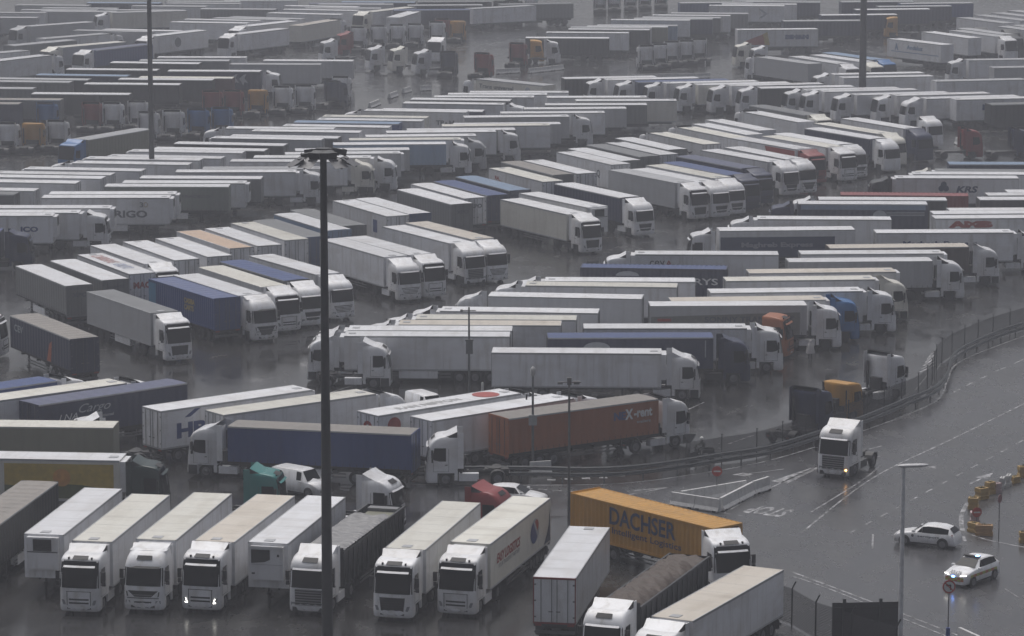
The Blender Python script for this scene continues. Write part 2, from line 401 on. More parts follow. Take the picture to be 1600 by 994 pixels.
def tractor(root, fx, spec, coupled, lod):
    body = {'W':'W','w':'w','g':'g','D':'D','B':'N','N':'N','C':'C','G':'Gd','R':'R','Y':'Y','O':'O','t':'t'}[spec[0]]; var = spec[1]; flag = spec[2:]
    cab = ob('cab', cab_mesh(var, body), root, (fx, 0, 0))
    hdr = 'v' == var
    ob('windshield', patch(var, 1.72 if hdr else 1.74, 3.38 if hdr else 2.84, 1.22, 1.17 if hdr else 1.20, GLASS, 'windshield'), cab)
    for s in (-1, 1): ob('side_window', side_window(var, s), cab)
    if 'h' in flag: cab.scale.z = .84
    if not (coupled is False and spec[0] in 'YO'): ob('roof_deflector', deflector(var, body), cab)
    if lod <= 1:
        ob('grille', grille(var, body, 'B' in flag), cab)
        vis = cached(('vis', var, body), lambda: _visor(var, body)); ob('sun_visor', vis, cab)
        for s in (-1, 1): ob('mirror', mirror_mesh(s, body), cab)
        for s in (-1, 1): ob('headlight', headlight(var, s, 'L' in flag or ('A' if 'A' in flag and s > 0 else False)), cab)
    if lod == 0:
        ob('roof_hatch', cached(('hatch', var), lambda: _hatch(var)), cab)
        pm = MB(); pm.box(.05,.075,-.27,.27,.44,.55); ob('number_plate', cached('plate', lambda: pm.mesh('number_plate', [paint('W')])), cab)
        wp = MB()
        for y in (-.75, -.05): wp.add([(.0,y,1.84),(.0,y+.03,1.84),(-.06,y+.72,2.02),(-.06,y+.70,2.04)], [(0,1,2,3)])
        ob('wiper', cached('wip', lambda: wp.mesh('wiper', [BLACK])), cab)
    if lod < 2:
        sk = body if (flag == '' or 'k' in flag) and var != 'i' and body in ('W', 'w') else None
        ob('chassis', tractor_chassis(coupled, sk), root, (fx, 0, 0))
        for x in (-1.4, -5.1):
            for s in (-1, 1): wheel(root, fx+x, s*1.04, lod)
    else:
        mb = MB(); 
        def mk():
            mb.box(-5.95,-.9,-.5,.5,.75,1.0)
            for x in (-1.4,-5.1): mb.cyl((x,-1.2,.51),(x,1.2,.51),.5,n=10)
            return mb.mesh('chassis', [DARKM])
        ob('chassis', cached('tchfar', mk), root, (fx, 0, 0))
    return cab
def _visor(var, body):
    mb = MB(); z = 2.98 if var == 'v' else 2.84
    rows = []
    for dz, off in ((0, .16), (.10, .05)):
        p = prof(var, z+dz); rows.append([(x, y, zz) for x, y, zz in front_arc(z+dz, p, off, 3, 1.12)])
    mb.grid(rows); return mb.mesh('sun_visor', [paint(body if var != 'm' else body, .25, .1) if var in 'vmds' else BLACK])
def _hatch(var):
    mb = MB()
    z0 = 3.40 if var == 'v' else 3.26; z1 = 3.56 if var == 'v' else 3.48 if var != 'm' else 3.3
    rows = []
    for z, y in ((z0, .50), (z1, .46)):
        p = prof(var, z); rows.append([(p[0]+.05*(1-(yy/.9)**2)+.035, yy, z+.03) for yy in (-y, -y/2, 0, y/2, y)])
    mb.grid(rows, 0, False)
    if var == 'v':
        for s in (-1, 1): mb.box(prof(var,3.45)[0]-.02, prof(var,3.45)[0]+.10, s*.72-.05, s*.72+.05, 3.40, 3.54)
    return mb.mesh('roof_hatch', [BLACK])
# ------------------------------------------------------------------ trailers (local origin = centre of the 13.6 m box, on the ground)
HL = 6.8; HW = 1.275
def trailer_body(typ, side):
    def mk():
        mb = MB(); kind = {'r':'p','c':'curtain','k':'cont'}[typ]
        zb = 1.12 if typ == 'r' else (1.25 if typ == 'c' else 1.15)
        mats = [paint(side, .3 if typ == 'r' else .42, .22, kind), BLACK, paint('g'), paint(side, .35, .2)]
        if typ == 'k':          # corrugated container
            n = 68; top = 3.93
            for s in (-1, 1):
                rows = [[], []]
                for i in range(n*2+1):
                    x = -HL+.06+(2*HL-.12)*i/(2*n); y = s*(HW-.02-.035*((i//2) % 2))
                    rows[0].append((x, y, zb+.15)); rows[1].append((x, y, top-.1))
                mb.grid(rows, 3, False)
            for x in (-HL+.02, HL-.02):
                rows = [[], []]
                for i in range(25):
                    y = -HW+.08+(2*HW-.16)*i/24; xx = x-(.03*((i//2) % 2))*(1 if x > 0 else -1); rows[0].append((xx, y, zb+.15)); rows[1].append((xx, y, top-.1))
                mb.grid(rows, 3, False)
            for z0, z1 in ((zb, zb+.16), (top-.12, top)):
                for s in (-1, 1): mb.box(-HL, HL, min(s*HW, s*(HW-.08)), max(s*HW, s*(HW-.08)), z0, z1, 3)
                for s in (-1, 1): mb.box(min(s*HL, s*(HL-.08)), max(s*HL, s*(HL-.08)), -HW+.08, HW-.08, z0, z1, 3)
            for sx in (-1, 1):
                for s in (-1, 1): mb.box(min(sx*HL, sx*(HL-.12)), max(sx*HL, sx*(HL-.12)), min(s*HW, s*(HW-.10)), max(s*HW, s*(HW-.10)), zb+.16, top-.12, 3)
        else:
            mb.box(-HL, HL, -HW, HW, zb, 3.955, 0)
            for s in (-1, 1):
                y0, y1 = sorted((s*(HW+.012), s*(HW-.01)))
                mb.box(-HL+.003, HL-.003, y0, y1, zb-.02, zb+.10, 2 if typ == 'r' else 1)
                mb.box(-HL+.003, HL-.003, y0, y1, 3.86, 3.962, 2)
                for x in (-HL+.05, HL-.05): mb.box(x-.053, x+.053, y0, y1, zb+.10, 3.86, 3)
                if typ == 'c':
                    for i in range(26):
                        x = -HL+.4+i*.51; mb.box(x, x+.035, *sorted((s*(HW+.016), s*HW)), zb-.05, zb+.34, 1)
                else:
                    for i in range(1, 5): x = -HL+i*2.72; mb.box(x, x+.012, *sorted((s*(HW+.004), s*HW)), zb+.10, 3.86, 2)
        return mb.mesh('trailer_box', mats)
    return cached(('tb', typ, side), mk)
def roof_mesh(typ, roof):
    def mk():
        mb = MB(); kind = 'roof' if typ == 'r' else 'roofc'
        if typ == 'k':
            n = 60; rows = [[], []]
            for i in range(2*n+1):
                x = -HL+.08+(2*HL-.16)*i/(2*n); z = 3.90+.03*((i//2) % 2)
                rows[0].append((x, -HW+.05, z)); rows[1].append((x, HW-.05, z))
            mb.grid(rows, 0, False)
        elif typ == 'c':
            n = 22; rows = []
            for k in range(5):
                y = (-HW+.02)+(2*HW-.04)*k/4; rows.append([(-HL+.01+(2*HL-.02)*i/(2*n), y, 3.965+.035*(1 if i % 2 == 0 else .3)*(1-(y/HW)**4) + .006*math.sin(i*1.7+k)) for i in range(2*n+1)])
            mb.grid(rows, 0, True)
            mb.box(-HL+.01, HL-.01, -HW+.02, HW-.02, 3.956, 3.966)
        else:
            mb.box(-HL-.006, HL+.006, -HW-.008, HW+.008, 3.964, 3.995)
            for s in (-1, 1): mb.box(-HL-.01, HL+.01, *sorted((s*(HW+.012), s*(HW-.05))), 3.93, 4.008, 1)
            mb.box(5.9, 6.5, -.35, .25, 3.99, 4.03, 1)
            for i in range(1, 6): mb.box(-HL+i*2.267, -HL+i*2.267+.02, -HW+.06, HW-.06, 3.99, 3.999, 1)
        return mb.mesh('roof', [paint(roof, .30, .34, kind), paint('g', .35, .2)])
    return cached(('roof', typ, roof), mk)
def trailer_chassis(typ, skirt):
    def mk():
        mb = MB(); z = 1.10
        for s in (-1, 1):
            mb.box(-6.5, 6.2, s*.5-.06, s*.5+.06, .82, z)
            mb.box(3.6, 3.75, s*.85-.07, s*.85+.07, .1, z); mb.box(3.5, 3.85, s*.85-.14, s*.85+.14, .04, .10)
            for zz in (.50, .74): mb.box(-2.0, 3.0, *sorted((s*1.22, s*1.18)), zz, zz+.10, 1)
            if skirt: mb.box(-.9, 2.3, *sorted((s*1.235, s*.75)), .42, 1.04, 2)
            for x in (-5.3,-4.0,-2.7): mb.box(x-.62, x+.62, s*1.04-.18, s*1.04+.18, 1.055, 1.075)
            mb.box(-6.45,-6.42, s*.95-.25, s*.95+.25, .3, .9)
        for x in (-5.3,-4.0,-2.7): mb.cyl((x,-1.0,.51),(x,1.0,.51),.08)
        for x in (-6,-1,1,4.5): mb.box(x-.06,x+.06,-1.2,1.2,.95,z)
        mb.box(-6.78,-6.66,-1.2,1.2,.48,.66, 1); mb.box(-6.80,-6.68,-1.24,1.24,.92,1.10)
        for s in (-1, 1): mb.box(-6.82,-6.80,*sorted((s*1.18, s*.78)),.95,1.07,3)
        return mb.mesh('chassis', [DARKM, STEEL, paint('W', .3, .4), REDL])
    return cached(('tc', typ, skirt), mk)
def rear_door(s, side, red):
    def mk():
        mb = MB(); y0, y1 = sorted((s*.01, s*(HW-.06)))
        mb.box(-HL-.035, -HL-.002, y0, y1, 1.22, 3.86)
        for y in (s*.16, s*.80): mb.cyl((-HL-.06, y, 1.2), (-HL-.06, y, 3.88), .02, n=6, m=1)
        mb.box(-HL-.075, -HL-.05, *sorted((s*.10, s*.35)), 1.85, 1.90, 1)
        for z in (1.5, 2.5, 3.5): mb.box(-HL-.05, -HL-.03, *sorted((s*1.1, s*1.21)), z, z+.08, 1)
        return mb.mesh('rear_door', [paint(side, .32, .3), STEEL])
    return cached(('rd', s, side), mk)
def rear_frame(col):
    def mk():
        mb = MB()
        for s in (-1, 1): mb.box(-HL-.045, -HL-.001, *sorted((s*(HW+.004), s*(HW-.062))), 1.1, 3.99)
        mb.box(-HL-.045, -HL-.001, -HW+.062, HW-.062, 3.865, 3.99); mb.box(-HL-.045, -HL-.001, -HW+.062, HW-.062, 1.1, 1.215)
        return mb.mesh('door_frame', [paint(col, .35, .2)])
    return cached(('rf', col), mk)
def fridge(kind):
    def mk():
        mb = MB()
        if kind == 0:     # rounded white unit, dark square intake
            mb.box(HL+.002, HL+.40, -1.02, 1.02, 1.75, 3.86); mb.box(HL+.40, HL+.44, -.98, .98, 1.85, 2.85); 
            mb.box(HL+.40, HL+.43, -.60, .58, 2.98, 3.74, 1); mb.box(HL+.43, HL+.44, -.98, .98, 2.88, 2.94, 1)
            for i in range(6): mb.box(HL+.43, HL+.45, -.58, .56, 3.02+i*.115, 3.05+i*.115, 1)
        else:             # white unit with slanted lower edge, intake to one side
            mb.box(HL+.002, HL+.38, -1.05, 1.05, 1.7, 3.80); mb.box(HL+.38, HL+.42, -1.0, 1.0, 3.72, 3.84)
            mb.add([(HL+.40,-.98,2.75),(HL+.40,-.98,3.62),(HL+.40,.22,3.62),(HL+.40,.22,3.0),(HL+.40,-.1,2.85)][::1], [(0,1,2,3,4)], 1)
            mb.box(HL+.38, HL+.41, -.95, -.75, 2.05, 2.15, 1); mb.box(HL+.38, HL+.41, .68, .80, 3.2, 3.35, 1)
            mb.box(HL+.38,HL+.40,-1.0,1.0,2.66,2.69,2)
        return mb.mesh('cooling_unit', [paint('W', .3, .15), BLACK, paint('g')])
    return cached(('fr', kind), mk)
def tipper(root, tarpcol, lod):
    mb = MB()
    z0, z1 = 1.15, 3.35
    pts = lambda x, w_, t: [(x, -w_, z0), (x, -HW, z1), (x, HW, z1), (x, w_, z0)]
    for s in (-1, 1):
        mb.add([(-HL, s*1.1, z0), (HL-.3, s*1.1, z0), (HL-.1, s*HW, z1), (-HL, s*HW, z1)], [(0,1,2,3)])
        mb.add([(-HL, s*1.04, z0), (HL-.35, s*1.04, z0), (HL-.15, s*(HW-.06), z1), (-HL, s*(HW-.06), z1)], [(0,1,2,3)])
        mb.box(-HL, HL-.1, *sorted((s*(HW+.04), s*(HW-.08))), z1-.12, z1+.02)
        for i in range(14):
            x = -HL+.3+i*1.0; mb.prism([(x, z0), (x+.10, z0), (x+.10, z1-.1), (x, z1-.1)], *sorted((s*(HW+.035), s*1.12)))
    mb.add([(HL-.3,-1.1,z0),(HL-.3,1.1,z0),(HL-.1,HW,z1+.25),(HL-.1,-HW,z1+.25)], [(0,1,2,3)])
    mb.add([(-HL,-1.1,z0),(-HL,1.1,z0),(-HL,HW,z1),(-HL,-HW,z1)], [(0,1,2,3)]); mb.box(-HL, HL-.3, -1.1, 1.1, z0-.06, z0+.02)
    body = ob('tipper_body', mb.mesh('tipper_body', [paint('D', .35, .25)]), root)
    rng = random.Random(3 if tarpcol == 'tarp' else 5)
    if tarpcol == 'tarp':     # folded grey tarpaulin over the front two thirds, load at the rear
        rows = []; n = 70
        for i in range(n+1):
            x = HL-.2-9.6*i/n; h = .16*abs(math.sin(i*.62))**.5 + .05*math.sin(i*1.9)
            rows.append([(x + .15*math.sin(k*1.3+i*.2), -HW-.03+(2*HW+.06)*k/8, z1+.05+h*(1 if 0 < k < 8 else .4)+.05*math.sin(k*1.1)+rng.uniform(-.012,.012)) for k in range(9)])
        t = MB(); t.grid(rows); ob('tarpaulin', t.mesh('tarpaulin', [paint('tarp', .45, .3, 'tarp')]), body)
        t = MB(); t.box(-HL+1.0,-HL+2.9,-.95,.95,2.6,3.1); t.box(-HL+.2,-HL+.9,-1.0,1.0,2.9,3.3,1); ob('load', t.mesh('load', [paint('U'), paint('tarp')]), body)
    else:                     # three brown covered humps
        rows = []; n = 80
        for i in range(n+1):
            t_ = i/n; x = HL-.25-13.0*t_
            h = .42*abs(math.sin(t_*math.pi*3.15))**.28 if t_ < .80 else .12
            rows.append([(x+.1*math.sin(k*2.1+i*.5), (-HW+.02)+(2*HW-.04)*k/10, z1-.06+h*(1-abs(k/5-1)**3.2)*(1+.16*math.sin(k*2.3+i*.37))+.06*math.sin(i*.9+k*1.7)+rng.uniform(-.03,.03)) for k in range(11)])
        t = MB(); t.grid(rows); ob('tarpaulin', t.mesh('tarpaulin', [paint('tarpb', .65, .5, 'tarp')]), body)
    ob('chassis', trailer_chassis('r', False), root)
    for x in (-5.3,-4.0,-2.7):
        for s in (-1, 1): wheel(root, x, s*1.04, lod)
def side_plane(front):
    """near side of a trailer as seen from the camera: u from 0 (image left) to 13.6"""
    if front == 'R': return lambda u, z, off=0: (-HL+u, -HW-.016-off, z)
    return lambda u, z, off=0: (HL-u, HW+.016+off, z)
def rear_plane(u, z, off=0): return (-HL-.05-off, HW-u, z)      # u from 0 (left seen from behind) to 2.55
def front_plane(u, z, off=0): return (HL+.02+off, -HW+u, z)
def roof_plane(front):
    if front == 'R': return lambda u, v, off=0: (-HL+u, -HW+v, 4.01+off)
    return lambda u, v, off=0: (HL-u, HW-v, 4.01+off)
def livery(code, body, front, root):
    pl = side_plane(front); T = lambda *a, **k: letters(body, *a, **k); S = lambda *a, **k: shape(body, *a, **k)
    bl = flat('blue_ink', (.03,.06,.22), .4); gy = flat('grey_ink', (.10,.11,.13), .4); rd = flat('red_ink', (.38,.05,.04), .4); wh = flat('white_ink', (.72,.73,.75), .4)
    or_ = flat('orange_ink', (.60,.28,.05), .4); lb = flat('pale_ink', (.45,.48,.52), .4); bk = flat('dark_ink', (.03,.03,.04), .4); ye = flat('yellow_ink', (.5,.36,.06), .4)
    db = flat('deep_ink', (.018,.035,.10), .4)
    if code == 'easy':
        T('EASY LOGISTICS', 5.2, .62, pl, 3.9, 2.75, rd, .03, .3); T('YOUR TRANSPORT PARTNER', 4.6, .26, pl, 4.0, 2.22, gy, .0, .3)
        S(disc_pts(9.9, 2.65, .95, ry=.78), pl, lb); S(disc_pts(9.7, 2.55, .8, 20, 100, 330, .7), pl, bl, off=.012); S(disc_pts(10.2, 2.9, .5, 14, -60, 130, .42), pl, rd, off=.014)
        S([(12.0,1.25),(13.5,1.25),(13.5,3.5),(13.2,2.4),(12.6,1.7)], pl, db)
    elif code == 'dachser':
        T('DACHSER', 6.3, 1.15, pl, 7.0, 3.1, db, .02); T('Intelligent Logistics', 6.6, .55, pl, 7.4, 2.1, db, .01)
        letters(body, 'DACHSER', 1.9, .30, front_plane, 1.3, 3.65, db)
    elif code == 'sun':
        S([(5.6,1.3),(13.2,1.3),(13.2,3.7),(5.6,3.7)], pl, ye, off=.004); S([(5.6,1.3),(13.2,1.3),(13.2,1.9),(11.0,2.25),(8.6,2.35),(7.0,2.1),(5.6,2.2)], pl, flat('green_ink', (.10,.12,.04), .4), off=.010)
        S(disc_pts(9.6, 2.75, .62), pl, or_, off=.012); T('www.cotese.es', 3.6, .36, pl, 2.6, 2.4, gy)
    elif code == 'cargo': T('Cargo', 2.9, .85, pl, 5.0, 3.15, lb, .0, .45); T('LNA', 1.7, .5, pl, 2.6, 2.75, wh, .0, .3); T('international', 2.2, .22, pl, 5.6, 2.5, lb)
    elif code == 'hrl': T('HPL', 3.6, 1.15, pl, 3.1, 2.35, bl, .05); S([(2.0,3.3),(2.5,3.3),(3.4,3.85),(2.9,3.85)], pl, bl)
    elif code == 'disc':
        rp = roof_plane(front); S(disc_pts(11.2, 1.27, 1.05), rp, rd, 'roof_emblem'); S(disc_pts(1.4, 3.1, .62), pl, rd)
        T('RAN NIPPON', 6.0, .9, rp, 5.6, 1.2, flat('faint_ink', (.5,.5,.5), .4), name='roof_lettering')
        letters(body, 'O', 1.1, 1.1, rear_plane, 1.3, 2.9, rd, .05)
    elif code == 'nex':
        T('NE', 1.1, .62, pl, 10.0, 3.05, bl, .05); T('X', .75, .80, pl, 10.85, 3.1, wh, .05); T('-rent', 1.7, .66, pl, 12.15, 3.1, wh, .04); T('trailers', 1.3, .22, pl, 12.2, 2.45, lb)
    elif code == 'rys': T('RYS', 2.2, .62, pl, 11.7, 2.75, wh, .02); S(disc_pts(4.4, 3.2, 1.1, 16, 0, 180, .45), pl, lb)
    elif code == 'ceva': T('cev', 1.45, .52, pl, 2.1, 3.15, gy, .01); T('A', .62, .52, pl, 3.2, 3.15, rd, .02)
    elif code == 'crescent': S(disc_pts(4.0, 3.1, 1.1, 16, 0, 180, .5), pl, lb); T('GRUPO', 1.7, .4, pl, 10.2, 2.2, wh, .01); S([(12.9,2.3),(13.0,2.3),(13.0,3.7),(12.9,3.7)], pl, lb)
    elif code == 'transport':
        S([(.05,1.35),(13.0,1.35),(13.0,3.35),(.05,3.0)], pl, flat('grey_panel', (.20,.20,.19), .45), off=.006)
        T('SONNY TRANSPORT', 7.8, .50, pl, 8.6, 2.75, gy, .03); S([(.6,2.6),(1.8,2.6),(1.8,2.85),(.6,2.85)], pl, rd, off=.012)
    elif code == 'magw': T('Maghreb Express', 7.4, .62, pl, 6.3, 2.85, bl, .04)
    elif code == 'magn':
        S([(.1,1.3),(11.6,1.3),(11.6,3.3),(.1,3.3)], pl, db, off=.006); T('Maghreb Express', 7.2, .62, pl, 5.8, 2.45, flat('dull_ink', (.26,.27,.33), .4), .04)
    elif code == 'stripes':
        S([(.3,3.35),(13.4,3.35),(13.4,3.85),(.3,3.85)], pl, flat('sky_panel', (.22,.30,.42), .4)); S(disc_pts(8.6, 2.7, .75, 16, 0, 180, .6), pl, lb, off=.012)
        for k in range(3): S([(9.3,2.75+k*.16),(13.3,2.75+k*.16),(13.3,2.82+k*.16),(9.3,2.82+k*.16)], pl, lb)
    elif code == 'krs':
        for a in (90, 210, 330): S(disc_pts(5.3+.30*math.cos(R(a)), 3.0+.30*math.sin(R(a)), .33), pl, db, 'emblem', .008+a*.00001)
        T('KRS', 2.4, .75, pl, 7.9, 2.75, db, .04, .2)
    elif code == 'amb': T('AMB', 4.6, .70, pl, 3.6, 3.38, rd, .09)
    elif code == 'xpo': letters(body, 'XPO', 1.45, .42, rear_plane, 1.3, 3.1, gy, .04)
    elif code == 'smalltext': letters(body, 'SCHMITZ', 1.6, .22, rear_plane, 1.3, 3.3, gy, .02)
    elif code == 'mac':
        letters(body, 'MAC', 1.7, .62, rear_plane, 1.25, 2.9, rd, .05)
        rp = lambda u, v, off=0: (HL-u, HW-v, 4.01+off)
        T('CARRERAS', 5.0, 1.2, rp, 3.9, 1.3, flat('faded_red', (.50,.28,.27), .4), .02, name='roof_lettering'); T('GRUPO', 3.2, 1.2, rp, 8.8, 1.3, flat('faded_blue', (.38,.42,.55), .4), .02, name='roof_lettering')
    elif code == 'bluesq': S([(10.3,2.0),(11.3,2.0),(11.3,3.3),(10.3,3.3)], pl, bl)
    elif code == 'redlet': T('RA_', 1.6, .5, pl, 2.4, 3.1, rd, .04)
    elif code == 'letq': T('Q', .8, .95, pl, 10.6, 2.6, gy, .02)
    elif code == 'swallow':
        for u, z, k in ((5.5,2.9,.7),(10.4,2.7,1.0)): S([(u-.9*k,z+.35*k),(u-.2*k,z),(u+.9*k,z+.2*k),(u+.1*k,z-.22*k),(u-.3*k,z-.15*k)], pl, bk)
        S([(.5,3.2),(1.1,2.95),(2.1,3.2),(1.3,2.75),(.9,2.75)], rear_plane, bk)
    elif code == 'casi': T('CASIBA', 2.2, .48, pl, 8.6, 3.05, ye, .03); T('CARTS', 1.9, .48, pl, 8.5, 2.45, ye, .03); S([(.1,1.4),(1.6,1.4),(1.6,3.7),(.1,3.7)], pl, flat('sky_panel2', (.05,.22,.40), .4))
    elif code == 'redstripe': S([(8.5,1.3),(13.5,1.3),(13.5,3.8),(7.3,3.8)], pl, rd)
    elif code == 'rigo': T('RIGO', 3.5, .78, pl, 9.5, 2.25, gy, .035); T('3', .36, .55, pl, 10.65, 3.25, gy, .02); T('O', .45, .55, pl, 11.1, 3.25, flat('gold_ink', (.42,.32,.16), .4), .0)
    elif code == 'bluebar': T('ICO', 1.8, .55, pl, 11.2, 2.6, bl, .05)
    elif code == 'darktext': T('TRADECO', 3.2, .3, pl, 10.0, 2.9, gy, .02)
    elif code == 'tph': T('TP', 1.05, .6, pl, 10.2, 2.6, gy, .03); T('&', .4, .35, pl, 11.05, 2.5, gy, .02); T('H', .6, .6, pl, 11.75, 2.6, gy, .03)
    elif code == 'bim': T('BIM&M', 4.0, .75, pl, 10.0, 2.75, bl, .09); S([(1.2,2.1),(4.2,3.2),(4.6,1.5),(1.6,1.5)], pl, rd); S([(4.2,3.2),(5.0,3.6),(5.4,1.4),(4.6,1.5)], pl, ye)
    elif code == 'arrow':
        S([(9.0,3.4),(9.5,3.4),(10.6,2.6),(9.5,1.8),(9.0,1.8),(10.0,2.6)], pl, lb)
    elif code == 'animal':
        for du in (0, 1.3): S([(9.2+du,2.9),(9.9+du,3.5),(10.3+du,3.6),(10.0+du,3.0),(10.5+du,2.3),(10.0+du,2.4),(9.8+du,1.9),(9.5+du,2.5)], pl, lb)
    elif code == 'blob': S(disc_pts(5.4, 2.6, .9, 9, ry=.8), pl, gy)
    elif code == 'blueword': T('Andaluz', 4.0, .7, pl, 7.0, 3.0, flat('dusty_blue', (.16,.26,.44), .4), .03); S([(1.0,2.1),(13.0,2.1),(13.0,2.2),(1.0,2.2)], pl, flat('dusty_blue', (.16,.26,.44), .4)); T('A', .9, 1.1, pl, 2.4, 2.9, flat('dusty_blue', (.16,.26,.44), .4), .04)
    elif code == 'esp': T('ESP', 2.6, .8, pl, 5.0, 2.9, bl, .06); S([(7.2,1.2),(13.5,1.2),(13.5,3.6),(7.6,3.3)], pl, flat('grey_panel', (.20,.20,.19), .45), off=.006)
    elif code == 'cev': T('CEV', 2.0, .6, pl, 2.0, 3.1, lb, .02); S([(8.4,1.4),(9.3,1.4),(9.6,3.2),(9.0,2.9)], pl, flat('orange_ink2', (.45,.10,.03), .4))
    elif code == 'trans': T('Trans universal', 7.0, .6, pl, 4.2, 3.1, gy, .02); S(disc_pts(10.6, 3.0, .55), pl, lb)
def rig(x, y, h, front, typ, side, roof, cab, lod, text, name, label, cat, group):
    root = thing(name, x, y, h, label, cat, group)
    if typ == 't':
        tipper(root, 'tarp' if roof == 'T' else 'tarpb', lod)
    else:
        body = ob('trailer_box', trailer_body(typ, side), root)
        ob('roof', roof_mesh(typ, roof), body)
        if not text: body.scale.z = 1 - .010*(hash_(x, y) % 5)
        red = 'red' in cab
        if lod <= 1 or typ != 'k':
            if lod < 2:
                dc = side if side not in ('P', 'M') else 'W'
                if typ == 'c' and dc not in ('W','w'): dc = 'G' if dc in ('D','G') else dc
                for s in (-1, 1): ob('rear_door', rear_door(s, dc, red), body)
                ob('door_frame', rear_frame('R' if red else ('g' if dc in ('W','w','g') else dc)), body)
            if typ == 'r' and lod < 2: ob('cooling_unit', fridge(1 if '-o' in cab else 0), body)
        if text: livery(text, body, front, root)
        if lod < 2:
            ob('chassis', trailer_chassis(typ, hash_(x, y) % 2 == 0), root)
            for xx in (-5.3,-4.0,-2.7):
                for s in (-1, 1): wheel(root, xx, s*1.04, lod)
        else:
            def mk():
                mb = MB(); mb.box(-6.5, 6.2, -.55, .55, .8, 1.12)
                for xx in (-5.3,-4.0,-2.7): mb.cyl((xx,-1.2,.51),(xx,1.2,.51),.5,n=10)
                mb.box(-1,3,-1.2,1.2,.5,.9); return mb.mesh('chassis', [DARKM])
            ob('chassis', cached('trfar', mk), root)
    if cab[0] != '-':
        before = set(root.children) if '~' in cab else None
        tractor(root, 9.9, cab, True, lod)
        if before is not None:       # tractor turned on its kingpin
            k = Matrix.Translation((5.0, 0, 0)); M = k @ Matrix.Rotation(R(-24), 4, 'Z') @ k.inverted()
            for c in root.children:
                if c not in before: c.matrix_basis = M @ c.matrix_basis
    return root
def hash_(x, y): return int(abs(x*7.3+y*13.7))
def solo(x, y, h, cab, lod, label, group):
    root = thing('tractor_unit', x, y, h, label, 'truck', group); tractor(root, 3.0, cab, False, lod); return root

# ---- measured positions (metres)
RAIL = [(-11.35, 247.36), (-6.17, 246.98), (-2.3, 247.11), (1.58, 247.05), (5.44, 246.67), (8.69, 247.42), (12.02, 249.38), (15.43, 251.95), (18.91, 254.54), (22.83, 259.74), (26.97, 265.94), (30.92, 272.89), (33.79, 277.99), (35.51, 283.76), (36.93, 291.74), (38.22, 295.94), (40.15, 300.16), (42.87, 305.26), (45.71, 309.56), (49.76, 314.98), (55.96, 322.66)]
FENCE_X0 = 12.67
ROAD_POLY = [(-7.32, 246.1), (-2.29, 245.89), (4.12, 245.89), (8.03, 246.54), (12.03, 248.73), (18.91, 254.36), (26.94, 265.41), (33.84, 277.15), (36.09, 286.71), (38.33, 295.7), (45.59, 308.56), (57.48, 328.13), (66.56, 328.13), (41.46, 201.06), (15.83, 201.06), (15.75, 222.02), (8.76, 235.14), (-7.07, 237.13)]
